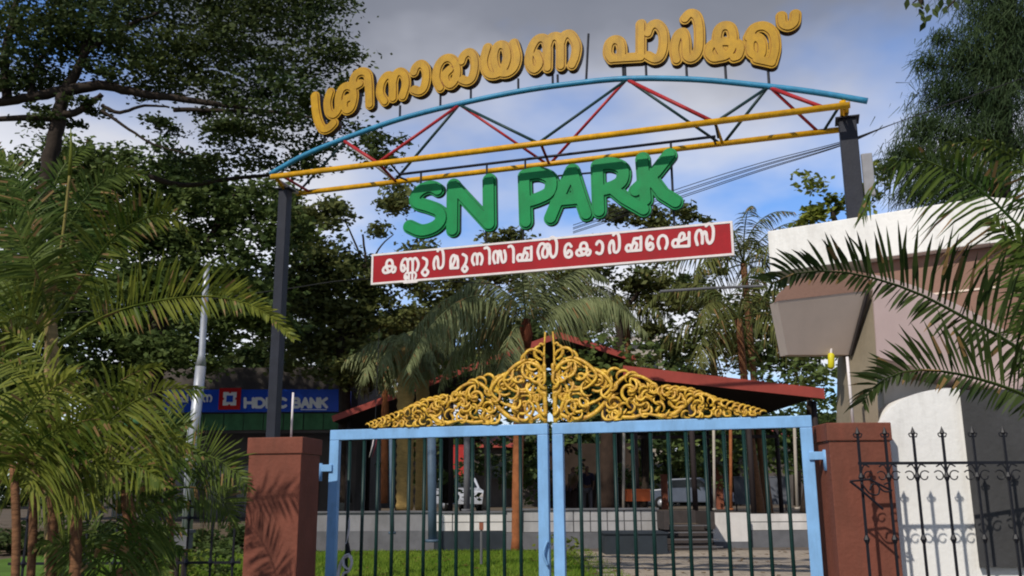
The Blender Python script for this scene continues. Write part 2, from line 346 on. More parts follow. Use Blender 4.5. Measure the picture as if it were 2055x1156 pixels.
GL = {
 'sha': [[(.12,.95),(.03,.6),(.08,.2),(.25,.03),(.42,.2),(.43,.6),(.52,.9),(.72,.97),(.93,.8),(.97,.45),(.88,.1),(.72,.04),(.62,.2),(.66,.45),(.85,.5)]],
 'ii': [[(.42,.66),(.15,.64),(.05,.8),(.2,.96),(.55,1.0),(.85,.88),(.93,.6),(.93,0)]],
 'na': [[(.2,0),(.04,.35),(.08,.75),(.25,.97),(.42,.9),(.5,.6),(.5,.05)],[(.5,.6),(.58,.9),(.75,.97),(.93,.75),(.97,.4),(.85,.02)]],
 'aa': [[(.05,.75),(.2,.93),(.55,1),(.9,.8),(.97,.45),(.8,.1),(.45,0),(.05,.1)]],
 'ra': [[(.2,0),(.04,.35),(.1,.75),(.35,.97),(.7,.92),(.95,.6),(.95,.25),(.7,.02),(.48,.15),(.45,.42),(.65,.55)]],
 'ya': [[(.12,.95),(.02,.5),(.12,.1),(.35,0),(.58,.15),(.70,.5),(.64,.88),(.45,.97),(.33,.75),(.34,.35),(.48,.06),(.7,0),(.9,.15),(.98,.5),(.88,.97)]],
 'nna': [[(.16,.5),(.22,.2),(.12,.02),(.02,.2),(.03,.6),(.15,.95),(.3,.97),(.38,.7),(.38,.02)],[(.38,.7),(.45,.95),(.58,.95),(.65,.7),(.65,.02)],[(.65,.7),(.72,.95),(.85,.95),(.97,.6),(.95,.25),(.88,0)]],
 'pa': [[(.12,.02),(.02,.2),(.06,.48),(.22,.58),(.38,.48),(.42,.2),(.36,.03)],'L',[(.12,.03),(.97,.03),(.97,1)]],
 'rr': [[(.1,0),(.03,.25),(.14,.52),(.34,.6),(.45,.4),(.48,.08),(.72,.02),(.95,.2),(.97,.65),(.86,.92),(.62,1.0),(.42,.90)]],
 'ka': [[(.35,.03),(.15,.02),(.02,.2),(.12,.42),(.4,.5),(.75,.47),(.97,.35),(.92,.08),(.78,.02)],[(.35,.03),(.55,.08),(.72,.3),(.76,.65),(.68,.92),(.5,.98),(.34,.88),(.28,.6),(.34,.3),(.5,.08)]],
 'vir': [[(.05,1),(.12,.3),(.5,0),(.88,.3),(.95,1)]],
 'ma': [[(.05,0),(.05,.6),(.25,.95),(.5,1),(.6,.7),(.2,.05)],'L',[(.05,0),(.95,0)],[(.5,1),(.85,.9),(.95,.6),(.95,0)]],
 'u': [[(.2,1),(.75,.85),(.7,.55),(.35,.32),(.1,.15),(.5,0),(.9,.15),(.6,.32),(.35,.32)]],
 'uu': [[(.2,1),(.75,.85),(.7,.55),(.35,.36),(.05,.18),(.5,0),(.95,.18),(.6,.36),(.35,.36)]],
 'i': [[(.05,.95),(.5,1),(.9,.82),(.95,.5),(.95,0)]],
 'sa': [[(.15,0),(.03,.4),(.08,.85),(.25,.97),(.38,.7),(.38,.03)],[(.38,.7),(.45,.95),(.6,.9),(.65,.4),(.75,.03),(.95,.15),(.97,.6),(.88,.97)]],
 'll': [[(.12,0),(.03,.35),(.15,.68),(.35,.68),(.52,.4),(.48,.08),(.3,.08),(.27,.35),(.45,.66),(.62,.6),(.66,.2),(.78,.02),(.94,.2),(.97,.68),(.88,.93),(.74,1.0),(.6,.90)]],
 'ee': [[(.9,.8),(.6,1),(.2,.85),(.05,.45),(.2,.08),(.6,0),(.95,.15),(.88,.42),(.55,.5),(.42,.3)]],
 'rra': [[(.2,0),(.03,.4),(.15,.85),(.5,1),(.85,.85),(.97,.4),(.8,0)]],
 'ssa': [[(.12,.02),(.03,.2),(.08,.45),(.25,.52),(.36,.35),(.32,.05)],[(.36,.4),(.45,.85),(.6,.98),(.7,.8),(.62,.5),(.45,.42)],'L',[(.12,.03),(.97,.03),(.97,1)],[(.62,.5),(.97,.62)]],
 'ppa': [[(.12,.02),(.03,.2),(.08,.42),(.22,.48),(.34,.38),(.34,.05)],[(.34,.1),(.45,.5),(.62,.6),(.72,.4),(.6,.05)],'L',[(.12,.03),(.97,.03),(.97,1)],[(.45,.5),(.55,.92),(.97,.92)]],
 'nn': [[(.12,0),(.03,.35),(.12,.66),(.3,.68),(.38,.4),(.38,.05)],[(.38,.42),(.47,.6),(.58,.55),(.63,.22),(.76,.02),(.93,.2),(.97,.65),(.88,.92),(.72,1.0),(.58,.90)]],
 'kka2': [[(.32,.18),(.12,.3),(.12,.6),(.32,.7),(.5,.55),(.5,.25),(.32,.1)],[(.05,.7),(.25,.95),(.6,1),(.9,.8),(.97,.4),(.85,0)],[(.32,.1),(.85,0)]],
 'H': ['L',[(0,0),(0,1)],[(1,0),(1,1)],[(0,.5),(1,.5)]], 'D': ['L',[(0,0),(0,1),(.6,1),(.95,.75),(1,.5),(.95,.25),(.6,0),(0,0)]],
 'F': ['L',[(0,0),(0,1),(1,1)],[(0,.5),(.8,.5)]], 'C': [[(.95,.85),(.6,1),(.15,.8),(0,.5),(.15,.2),(.6,0),(.95,.15)]],
 'B': ['L',[(0,0),(0,1),(.7,1),(.9,.85),(.9,.65),(.7,.52),(0,.52)],[(.7,.52),(1,.38),(1,.15),(.75,0),(0,0)]],
 'A': ['L',[(0,0),(.5,1),(1,0)],[(.2,.35),(.8,.35)]], 'N': ['L',[(0,0),(0,1),(1,0),(1,1)]], 'K': ['L',[(0,0),(0,1)],[(1,1),(0,.45)],[(.3,.6),(1,0)]],
}
def glyph(fr, name, x0, x1, yb0, yb1, h, off=0.0, h1=None, lean=0.0, inset=0.0):
    """strokes of a glyph inside the picture quad, returned in frame metres"""
    res = []; sharp = False
    h1 = h if h1 is None else h1
    for s in GL[name]:
        if s == 'L': sharp = True; continue
        pts = [Vector((a, b, 0)) for a, b in s]
        if not sharp: pts = smooth_pts(pts, 4)
        o = []
        for p in pts:
            u = inset + p.x * (1 - 2 * inset); v = p.y
            hh = h + (h1 - h) * u
            X = x0 + (x1 - x0) * u + lean * v; Yp = yb0 + (yb1 - yb0) * u - hh * (inset + v * (1 - 2 * inset))
            o.append(fr.dz(X, Yp, off))
        res.append(o)
    return res

# ------------------------------------------------------------------ entrance arch
arch = thing('entrance_arch', 'painted pipe truss arch in yellow, blue and red on two dark posts behind the gate', 'arch', ARCH.w(0, 0))
FO, BO = 0.36, -0.36
def chord_z(): 
    d, z = ARCH.dz(1104, 285.5, FO); return z
ZC = chord_z()
def on_chord(px, front):
    off = FO if front else BO
    lo, hi = -6.0, 6.0
    for _ in range(40):
        mid = (lo + hi) / 2; p = ARCH.w(mid, ZC, off); v = CM.transposed() @ (p - C0); X = v.x / -v.z * F0 + W0 / 2
        if X < px: lo = mid
        else: hi = mid
    return ARCH.w(lo, ZC, off)
MB().tube([on_chord(545, 1), on_chord(1706, 1)], 0.038, 12).obj('bottom_chord', M_chord, arch, True)
MB().tube([on_chord(596, 0), on_chord(1692, 0)], 0.036, 12).obj('bottom_chord', M_chord, arch, True)
blue_px = [(543, 349), (610, 312), (690, 279), (800, 240), (920, 209), (1040, 184), (1150, 168), (1258, 158), (1400, 160), (1545, 174), (1640, 186), (1741, 203)]
bl = smooth_pts([ARCH.px(*p) for p in blue_px], 5)
MB().tube(bl, 0.036, 12).obj('top_chord', M_blue, arch, True)
def web(px, py, cx, front, m, r=0.019):
    MB().tube([ARCH.px(px, py), on_chord(cx, front)], r, 8).obj('web_member', m, arch, True)
web(692, 284, 760, 1, M_red, 0.024); web(692, 284, 795, 0, M_white)
web(692, 284, 596, 0, M_dgreen, 0.017)
web(920, 212, 755, 1, M_red, 0.022); web(920, 212, 790, 0, M_dgreen)
web(925, 212, 1082, 1, M_dgreen); web(925, 212, 1098, 0, M_red)
web(1255, 162, 1078, 1, M_dgreen); web(1255, 162, 1104, 0, M_red)
web(1262, 162, 1432, 1, M_red, 0.024); web(1262, 162, 1446, 0, M_dgreen)
web(1540, 176, 1438, 1, M_dgreen); web(1540, 176, 1452, 0, M_dgreen)
web(1547, 177, 1655, 1, M_red, 0.024); web(1547, 177, 1643, 0, M_red)
web(1695, 197, 1652, 0, M_dgreen, 0.017)
for a, b, m in ((549, 600, M_white), (565, 622, M_red), (760, 795, M_red), (1085, 1102, M_red), (1434, 1450, M_chord), (1690, 1688, M_chord)):
    MB().tube([on_chord(a, 1), on_chord(b, 0)], 0.019, 8).obj('cross_tie', m, arch, True)
hb0 = ARCH.px(800, 352); hb1 = ARCH.px(1436, 272); zz = (hb0.z + hb1.z) / 2
hb0.z = hb1.z = zz
MB().tube([hb0, hb1], 0.019, 8).obj('hanger_rail', M_post, arch, True)
for e_ in (hb0, hb1):
    MB().tube([e_ - ARCH.u * 0.03 + Vector((0, 0, -0.02)), e_ - ARCH.u * 0.03 + ARCH.n * BO + Vector((0, 0, ZC - e_.z))], 0.014, 6).obj('hanger_strut', M_post, arch, True)
    MB().tube([e_ + ARCH.u * 0.03 + Vector((0, 0, -0.02)), e_ + ARCH.u * 0.03 + ARCH.n * FO + Vector((0, 0, ZC - e_.z))], 0.014, 6).obj('hanger_strut', M_post, arch, True)
# posts
def post(px0, py0, w, name='post'):
    d, z = ARCH.dz(px0, py0); m = MB().box(ARCH.w(d, (z - 0.47) / 2), (w, w, z + 0.47), u=ARCH.u); o = m.obj(name, M_post, arch, bevel=0.008)
    MB().box(ARCH.w(d, z + 0.008), (w + 0.07, w + 0.07, 0.014), u=ARCH.u).obj('post_cap', M_post, arch)
    return d, z
dL, zL = post(573, 382, 0.135); dR, zR = post(1700, 243, 0.19)
MB().tube([ARCH.w(dL, zL, FO * 0.1), on_chord(600, 0)], 0.022, 8).obj('cross_tie', M_white, arch, True)
MB().tube([ARCH.w(dL, zL), on_chord(552, 1)], 0.026, 8).obj('cross_tie', M_chord, arch, True)
MB().tube([ARCH.w(dR - 0.03, zR), ARCH.w(dR - 0.03, ARCH.dz(1700, 199)[1] - .02)], 0.04, 8).obj('cross_tie', M_chord, arch, True)
MB().tube([on_chord(1698, 1), ARCH.w(dR, zR + 0.1), on_chord(1688, 0)], 0.03, 8).obj('cross_tie', M_chord, arch, True)
MB().box(ARCH.w(dR + 0.17, ARCH.dz(1728, 352)[1]), (0.12, 0.05, 0.5), u=ARCH.u).obj('junction_box', M_plas, arch, bevel=0.01)

# yellow lettering on top of the arch
ysign = thing('letter_sign', 'thick yellow Malayalam channel letters standing on short stems along the blue arch', 'sign', ARCH.w(0, 4))
YL = [  # glyph, x0, x1, ybottom0, ybottom1, height0, height1, lean
 ('sha', 660, 716, 240, 222, 52, 52, 0), ('ii', 713, 748, 219, 213, 66, 70, -2), ('na', 765, 820, 210, 196, 50, 54, 0),
 ('aa', 833, 860, 190, 184, 54, 54, 0), ('ra', 878, 922, 182, 172, 56, 58, 0), ('aa', 928, 957, 170, 164, 56, 58, 0),
 ('ya', 973, 1042, 158, 148, 60, 60, 0), ('nna', 1064, 1162, 147, 133, 62, 64, 0),
 ('pa', 1221, 1290, 125, 121, 68, 68, 0), ('aa', 1300, 1335, 124, 123, 70, 70, 0), ('rr', 1354, 1406, 125, 122, 88, 92, 0),
 ('ka', 1422, 1488, 123, 121, 66, 66, 0), ('kka2', 1500, 1558, 131, 130, 72, 72, 0), ('vir', 1567, 1598, 60, 56, 22, 22, 0)]
def letter_obj(st, sgn, toW, layers, name='letter'):
    root = None
    for i, (r, f0, f1, m, nm) in enumerate(layers):
        o = stroke_sdf_mesh(MB(), st, r, 0.0105, f0, f1, toW).obj(name if root is None else nm, m, sgn if root is None else root)
        if root is None: root = o
    return root
for i, g in enumerate(YL):
    st = glyph(ARCH, g[0], g[1], g[2], g[3], g[4], g[5], 0.0, g[6], g[7])
    jit = 0.0006 * i
    letter_obj(st, ysign, ARCH.w, [(0.073, -0.050 + jit, 0.045 + jit, M_yelback, ''), (0.070, 0.0455 + jit, 0.052 + jit, M_yel, 'letter_plate'), (0.051, 0.0525 + jit, 0.056 + jit, M_yelgroove, 'letter_groove'), (0.045, 0.0565 + jit, 0.066 + jit, M_yel, 'letter_face'),])
# hook of the first letter
hook = smooth_pts([Vector(ARCH.dz(*p) + (0,)) for p in [(636, 196), (638, 222), (643, 246), (652, 262), (664, 260), (674, 250)]], 4)
letter_obj([[(p.x, p.y) for p in hook]], ysign, ARCH.w, [(0.073, -0.051, 0.0442, M_yelback, ''), (0.070, 0.0447, 0.0512, M_yel, 'letter_plate'), (0.051, 0.0517, 0.0552, M_yelgroove, 'letter_groove'), (0.045, 0.0557, 0.0652, M_yel, 'letter_face')])
for sx, sy, by in ((652, 270, 296), (803, 212, 239), (884, 190, 220), (945, 175, 203), (1040, 158, 184), (1109, 150, 173), (1119, 150, 173),
                   (1250, 128, 158), (1254, 128, 158), (1296, 128, 158), (1377, 128, 160), (1455, 128, 164), (1541, 136, 174)):
    a = ARCH.px(sx, sy); b = ARCH.px(sx, by); b.x, b.y = a.x, a.y
    MB().tube([a, b], 0.017, 6).obj('stem', M_post, ysign)
a = ARCH.px(1181, 68); b = ARCH.px(1176, 168); MB().tube([a, b], 0.017, 6).obj('spare_stem', M_post, ysign)

# green lettering
gsign = thing('letter_sign', 'rounded green channel letters reading SN PARK hanging below the yellow chord', 'sign', ARCH.w(0, 3.5))
GS = {
 'S': ([[(879,382),(866,376),(848,381),(835,395),(838,408),(860,415),(882,425),(886,442),(872,457),(846,464),(822,455)]],),
 'N': ([[(910,372),(909,462)],[(911,374),(981,450)],[(982,362),(983,450)]],),
 'P': ([[(1053,354),(1056,446)],[(1053,354),(1082,349),(1106,360),(1104,386),(1080,400),(1058,406)]],),
 'A': ([[(1148,343),(1126,390),(1106,438)],[(1149,343),(1163,388),(1177,430)],[(1122,403),(1165,399)]],),
 'R': ([[(1200,334),(1203,424)],[(1200,334),(1226,330),(1250,340),(1249,364),(1228,378),(1203,384)],[(1228,378),(1252,398),(1292,421)]],),
 'K': ([[(1290,320),(1296,402)],[(1344,312),(1318,345),(1276,384)],[(1308,360),(1330,390),(1356,406)]],),
}
for i, (k, (st,)) in enumerate(GS.items()):
    sm = []
    for s in st:
        pts = [Vector((x, y, 0)) for x, y in s]
        if len(pts) > 3: pts = smooth_pts(pts, 4)
        sm.append([ARCH.dz(p.x, p.y, 0.03) for p in pts])
    j = 0.0007 * i
    letter_obj(sm, gsign, ARCH.w, [(0.095, -0.030 + j, 0.025 + j, M_grnback, ''), (0.092, 0.0255 + j, 0.036 + j, M_grn, 'letter_plate'), (0.072, 0.0365 + j, 0.041 + j, M_grnback, 'letter_groove'), (0.066, 0.0415 + j, 0.056 + j, M_grn, 'letter_face')])
for hx, ya, yb in ((845, 347, 372), (977, 330, 356), (1054, 320, 345), (1346, 284, 310)):
    a = ARCH.px(hx, ya); b = ARCH.px(hx, yb); b.x, b.y = a.x, a.y
    MB().tube([a, b], 0.015, 6).obj('hanger', M_post, gsign)
a = ARCH.px(1346, 300, -0.08); b = ARCH.px(1350, 458, -0.08); b.x, b.y = a.x, a.y
MB().tube([a, b], 0.016, 6).obj('hanger', M_post, gsign)
for x0, x1, y0, y1 in ((1120, 1196, 353, 346),):
    MB().tube([ARCH.px(x0, y0, -0.08), ARCH.px(x1, y1, -0.08)], 0.013, 6).obj('brace', M_post, gsign)
for x, y in ((975, 460), (1050, 455)):
    a = ARCH.px(x, y - 12, -0.08); b = ARCH.px(x, y + 42, -0.08); b.x, b.y = a.x, a.y
    MB().tube([a, b], 0.012, 6).obj('hanger', M_post, gsign)

# red board
bsign = thing('name_board', 'long red board with white border and white Malayalam lettering under SN PARK', 'sign board', ARCH.w(0, 3.2))
d0, zt0 = ARCH.dz(748, 511); d1, zt1 = ARCH.dz(1470, 445); _, zb0 = ARCH.dz(750, 572); _, zb1 = ARCH.dz(1470, 514)
ZT, ZB = (zt0 + zt1) / 2, (zb0 + zb1) / 2
MB().box(ARCH.w((d0 + d1) / 2, (ZT + ZB) / 2, 0.0), (d1 - d0 - .01, 0.05, ZT - ZB - .01), u=ARCH.u).obj('board', M_board, bsign)
bw = 0.026
for (da, db, za, zb) in ((d0, d1, ZT - bw, ZT), (d0, d1, ZB, ZB + bw), (d0, d0 + bw, ZB + bw + .001, ZT - bw - .001), (d1 - bw, d1, ZB + bw + .001, ZT - bw - .001)):
    MB().box(ARCH.w((da + db) / 2, (za + zb) / 2, 0.0), (db - da, 0.062, zb - za), u=ARCH.u).obj('border', M_wht, bsign)
BL = [('ka',767,796,550,547,27),('nna',803,843,547,543,26),('uu',846,861,556,554,38),('rr',869,892,542,540,36),('ma',903,921,540,538,26),('u',926,940,548,546,37),
 ('na',946,970,533,531,23),('i',972,984,531,530,34),('sa',988,1017,530,527,25),('i',1020,1032,528,527,34),('ppa',1036,1069,526,523,28),('ll',1076,1121,522,518,38),
 ('ee',1132,1149,518,517,28),('ka',1155,1187,515,513,27),('aa',1196,1211,511,510,26),('rr',1221,1245,510,508,36),('ppa',1254,1289,507,503,28),('ee',1296,1312,503,502,28),
 ('rra',1319,1341,501,499,27),('ssa',1347,1386,498,495,29),('nn',1393,1435,494,490,37)]
for i, g in enumerate(BL):
    st = glyph(ARCH, g[0], g[1], g[2], g[3], g[4] + 1, g[5] + (8 if g[0] in ('rr', 'll', 'nn') else 2), 0.025, inset=0.05)
    stroke_sdf_mesh(MB(), st, 0.0175, 0.008, 0.026, 0.031 + i * 1e-5, ARCH.w).obj('letter', M_wht, bsign)
st = glyph(ARCH, 'nna', 812, 836, 561, 559, 13, 0.025)
stroke_sdf_mesh(MB(), st, 0.014, 0.008, 0.026, 0.0322, ARCH.w).obj('letter', M_wht, bsign)
st = [[ARCH.dz(x, y, .025) for x, y in ((812, 566), (836, 564))]]
stroke_sdf_mesh(MB(), st, 0.022, 0.008, 0.026, 0.0313, ARCH.w).obj('letter', M_wht, bsign)

# ------------------------------------------------------------------ gate
gd0, _ = GATE.dz(664, 900); gd1, _ = GATE.dz(1630, 860); _, GZ = GATE.dz(1104, 850)
gc0, _ = GATE.dz(1101, 900); gc1, _ = GATE.dz(1110, 900)
FRW = 0.105
def leaf(dl, dr, label, hinge_side):
    t = thing('gate_leaf', label, 'gate', GATE.w((dl + dr) / 2, -0.4), 'the two leaves of the park gate')
    zb = -0.36
    def fb(a, b, c, d_): return MB().box(GATE.w((a + b) / 2, (c + d_) / 2), (b - a, 0.06, d_ - c), u=GATE.u)
    wl = FRW; wr = FRW
    fb(dl, dr, GZ - FRW, GZ).obj('frame_rail', M_gateb, t, bevel=0.006)
    fb(dl, dr, zb, zb + FRW).obj('frame_rail', M_gateb, t, bevel=0.006)
    fb(dl, dl + wl, zb + FRW + .001, GZ - FRW - .001).obj('frame_stile', M_gateb, t, bevel=0.006)
    fb(dr - wr, dr, zb + FRW + .001, GZ - FRW - .001).obj('frame_stile', M_gateb, t, bevel=0.006)
    return t
lf = leaf(gd0, gc0, 'left leaf of the pale blue gate, white rag tied to its bars', -1)
rl = leaf(gc1, gd1, 'right leaf of the pale blue gate, beside the paved path', 1)
ztop = GZ - FRW
# measured bar positions
Lb = [699, 728, 757, 788, 820, 851, 884, 916, 948, 980, 1012, 1045]
Rb = [1166, 1202, 1237, 1273, 1310, 1346, 1382, 1420, 1459, 1500, 1541, 1583]
def bars(xs, t):
    for x in xs:
        d, _ = GATE.dz(x, 1000)
        MB().tube([GATE.w(d, -0.27), GATE.w(d, ztop + 0.01)], 0.0175, 8).obj('bar', M_bar, t, True)
    a, b = GATE.dz(xs[0], 1000)[0], GATE.dz(xs[-1], 1000)[0]
bars(Lb, lf); bars(Rb, rl)
for t, d in ((lf, gd0), (rl, gd1)):
    sgn = -1 if t is lf else 1
    zh = GATE.dz(640, 940)[1] if t is lf else GATE.dz(1640, 915)[1]
    MB().box(GATE.w(d + sgn * 0.035, zh, 0.03), (0.16, 0.045, 0.07), u=GATE.u).obj('hinge_plate', M_gateb, t, bevel=0.004)
    MB().tube([GATE.w(d + sgn * 0.10, zh - 0.13, 0.04), GATE.w(d + sgn * 0.10, zh + 0.05, 0.04)], 0.03, 10).obj('hinge_barrel', M_gateb, t, True)
MB().tube(smooth_pts([GATE.w(gc0 - 0.01, GATE.dz(1100, 1085)[1], 0.05), GATE.w(gc0 - 0.045, GATE.dz(1100, 1110)[1], 0.07), GATE.w(gc0 - 0.01, GATE.dz(1100, 1135)[1], 0.05)], 5), 0.012, 8).obj('handle', M_gateb, lf, True)
# gold scrollwork
HG = GATE.dz(1104, 664)[1] - GZ - 0.005
def env(u):
    pts = [(0, 1.0), (0.03, .93), (0.07, .82), (0.115, .73), (0.2, .62), (0.27, .55), (0.4, .47), (0.52, .34), (0.65, .29), (0.77, .18), (0.925, .08), (1.0, .02)]
    for (a, b), (c, d_) in zip(pts[:-1], pts[1:]):
        if u <= c: return b + (d_ - b) * (u - a) / (c - a)
    return 0.0
def gold(t, side, endd, cd):
    Wd = abs(endd - cd)
    def P(u, v, off=0.0): return GATE.w(cd + side * u * Wd, GZ + 0.004 + v * HG, off)
    rg = random.Random(23)
    def stroke(pts, r0, r1, off=0.0, n=5, name='scroll'):
        ps = smooth_pts([Vector((a, b, 0)) for a, b in pts], n); m = len(ps); L = []
        for i, p in enumerate(ps):
            x = i / (m - 1); L.append(0.74 * r0 * (0.45 + 0.55 * math.sin(math.pi * min(1, x * 1.15 + 0.15))) * (1 - x) + r1 * x + 0.0035)
        MB().tube([P(p.x, p.y, off + 0.012 * math.sin(3 * i_ / m)) for i_, p in enumerate(ps)], L, 6, flat=0.55, flatdir=GATE.n).obj(name, M_gold, t, True)
    def spiral(u, v, r, a0, turns, d_, th, off=0.0, tail=0):
        # r in height units; convert to u by aspect
        asp = HG / Wd; pts = []
        n = int(10 + turns * 9)
        for i in range(n):
            x = i / (n - 1); rr = r * (1 - 0.83 * x); an = a0 + d_ * x * turns * 2 * math.pi
            pts.append((u + math.cos(an) * rr * asp, v + math.sin(an) * rr))
        pts = [(max(0.006, a), max(0.012, b)) for a, b in pts]
        stroke(pts, th, th * 0.55, off, 2)
        MB().tube([P(max(.01, u), v, off - .012), P(max(.01, u), v, off + .014)], th * 1.25, 8).obj('boss', M_gold, t, True)
    # centre stem and its plume
    stroke([(0.012, 0.0), (0.012, 0.25), (0.03, 0.45), (0.014, 0.62), (0.012, 0.8), (0.006, 0.99)], 0.034, 0.006, name='centre_stem')
    stroke([(0.02, 0.02), (0.05, 0.2), (0.075, 0.36), (0.03, 0.52), (0.05, 0.66), (0.10, 0.70)], 0.025, 0.01)
    stroke([(0.02, 0.55), (0.045, 0.62), (0.10, 0.66), (0.15, 0.60)], 0.036, 0.008, 0.02)
    stroke([(0.015, 0.72), (0.04, 0.78), (0.065, 0.72)], 0.022, 0.006, 0.01)
    stroke([(0.012, 0.84), (0.03, 0.86), (0.045, 0.80)], 0.018, 0.005, 0.01)
    # main running vine
    stroke([(0.03, 0.10), (0.10, 0.03), (0.18, 0.06), (0.25, 0.18), (0.31, 0.38), (0.37, 0.47), (0.44, 0.44), (0.50, 0.33), (0.52, 0.20), (0.49, 0.08)], 0.034, 0.012, 0.0)
    stroke([(0.49, 0.04), (0.57, 0.05), (0.62, 0.13), (0.68, 0.24), (0.74, 0.22), (0.79, 0.12), (0.86, 0.06), (0.95, 0.03)], 0.032, 0.010, 0.005)
    stroke([(0.20, 0.56), (0.25, 0.50), (0.29, 0.36), (0.22, 0.22), (0.13, 0.16)], 0.030, 0.010, 0.015)
    stroke([(0.10, 0.70), (0.17, 0.62), (0.22, 0.48), (0.17, 0.36), (0.10, 0.34)], 0.026, 0.010, 0.02)
    stroke([(0.30, 0.05), (0.38, 0.03), (0.45, 0.06), (0.53, 0.02)], 0.026, 0.010, 0.01)
    stroke([(0.52, 0.34), (0.58, 0.30), (0.64, 0.29), (0.69, 0.24)], 0.022, 0.010, 0.01)
    for a in ((0.135, .46, .15, 0.5, 1.5, 1, .020), (0.12, .19, .13, 2.6, 1.5, -1, .020), (0.225, .42, .11, 4, 1.4, 1, .018), (0.375, .30, .14, 1.5, 1.6, -1, .022),
              (0.30, .17, .10, 3.6, 1.4, 1, .018), (0.44, .15, .10, 0.4, 1.4, 1, .018), (0.585, .18, .10, 2.2, 1.5, -1, .019), (0.69, .10, .075, 0.2, 1.4, 1, .016),
              (0.78, .065, .05, 2.2, 1.3, -1, .013), (0.855, .045, .035, .4, 1.2, 1, .011), (0.06, .28, .07, 1.2, 1.3, -1, .015), (0.48, .34, .07, 3, 1.3, 1, .015)):
        spiral(*a)
    # small leaf curls fill the panel and run along its upper edge
    def curl(u, v, s, a, dirn, th, off):
        asp = HG / Wd; pts = []
        for i in range(6):
            x = i / 5; an = a + dirn * x * 3.1; rr = s * 1.2 * (1 - 0.6 * x)
            pts.append((max(.008, u + (math.cos(an) * rr) * asp), max(.012, v + math.sin(an) * rr)))
        if max(b - env(a_) for a_, b in pts) > 0.03: return
        ps = smooth_pts([Vector((a_, b_, 0)) for a_, b_ in pts], 3); m = len(ps)
        L = [0.003 + th * 0.66 * math.sin(math.pi * min(1.0, (i / (m - 1)) ** .7 * .97 + .03)) for i in range(m)]
        MB().tube([P(p.x, p.y, off + .02 * math.sin(3 * i / m)) for i, p in enumerate(ps)], L, 6, flat=0.34, flatdir=GATE.n).obj('leaf_curl', M_gold, t, True)
    k = 0
    u = 0.05
    while u < 0.97:
        e_ = env(u); s = min(0.075, 0.03 + e_ * 0.11)
        curl(u, e_ - s * 0.9, s * 1.15, 0.4 + rg.random() * .5, 1, 0.019 * (0.5 + e_), 0.01); u += s * 0.55
        k += 1
    for _ in range(140):
        u = rg.random() ** 1.25 * 0.93; v = rg.random() * env(u) * 0.9
        s = 0.035 + 0.075 * env(u) * rg.uniform(.6, 1.4)
        curl(u, max(v, s * 0.6), s, rg.random() * 6.28, rg.choice((-1, 1)), 0.0175 * (0.55 + env(u) * .8), rg.uniform(-0.02, 0.03))
gold(lf, -1, GATE.dz(728, 860)[0], gc0 - 0.004); gold(rl, 1, GATE.dz(1548, 838)[0], gc1 + 0.004)
# rag tied on the gate
rag = thing('white_rag', 'white rag knotted round a gate bar and hanging down, beside the left stile', 'rag', GATE.px(697, 1100, 0.05))
MB().tube(smooth_pts([GATE.px(x, y, 0.07) for x, y in ((701, 1038), (700, 1062), (697, 1080), (694, 1092))], 4), [0.006, .011, .016, .018, .020, .021, .021, .020, .016, .012, .009, .008, .008], 8, flat=.5).obj('strip', M_cloth, rag, True)
mb = MB(); 
for k, pts in enumerate((((703, 1116), (690, 1120), (681, 1140), (678, 1165)), ((704, 1116), (706, 1130), (700, 1146), (690, 1150), (686, 1160)), ((700, 1112), (690, 1118), (690, 1135), (701, 1142), (706, 1126), (700, 1114)))):
    mb.tube(smooth_pts([GATE.px(x, y, 0.07 + .006 * k) for x, y in pts], 4), 0.030 - .003 * k, 7, flat=.45)
mb.obj('knot', M_cloth, rag, True)
MB().tube([GATE.px(697, 1090, 0.04), GATE.px(702, 1118, 0.04)], 0.018, 8).obj('cord', M_wire, rag)

# ------------------------------------------------------------------ pillars
def pillar(pxl, pxr, pyt, Y, ang, label, depth, capd=0.0):
    fr = Frame((0, 0), ang); c = at(pxl, pyt, Y); fr.o = Vector((c.x, c.y, 0))
    dl, z = fr.dz(pxl, pyt); dr, _ = fr.dz(pxr, pyt)
    t = thing('gate_pillar', label, 'pillar', fr.w((dl + dr) / 2, -0.47), 'red brown pillars of the park gate')
    ctr = lambda zz, off=0: fr.w((dl + dr) / 2, zz, -depth / 2)
    MB().box(ctr((z - .16 - .47) / 2), (dr - dl - 0.03, depth - 0.03, z - .16 + .47), u=fr.u).obj('shaft', M_pil, t, bevel=0.006)
    MB().box(ctr(z - .0795), (dr - dl, depth, 0.155), u=fr.u).obj('cap', M_pil, t, bevel=0.008)
    MB().box(ctr(z - .157 - .0), (dr - dl - .045, depth - .045, 0.012), u=fr.u).obj('groove', M_khaki, t)
    return fr, dl, dr, z
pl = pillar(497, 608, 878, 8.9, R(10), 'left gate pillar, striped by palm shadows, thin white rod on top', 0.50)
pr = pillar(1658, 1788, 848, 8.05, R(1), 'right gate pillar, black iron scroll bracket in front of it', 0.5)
for fr_, x, y0, y1, r, lb in ((pl[0], 584, 788, 882, 0.010, 'thin white rod standing on the left gate pillar'), (pr[0], 1712, 716, 852, 0.013, 'tall thin white rod standing on the right gate pillar')):
    a = fr_.px(x, y1, -0.1); b = fr_.px(x, y0, -0.1); a.z -= 0.01; b.x, b.y = a.x, a.y
    tag(MB().tube([a, b], r, 8).obj('rod', M_wht, None, True), lb, 'rod', 'white rods on the gate pillars')

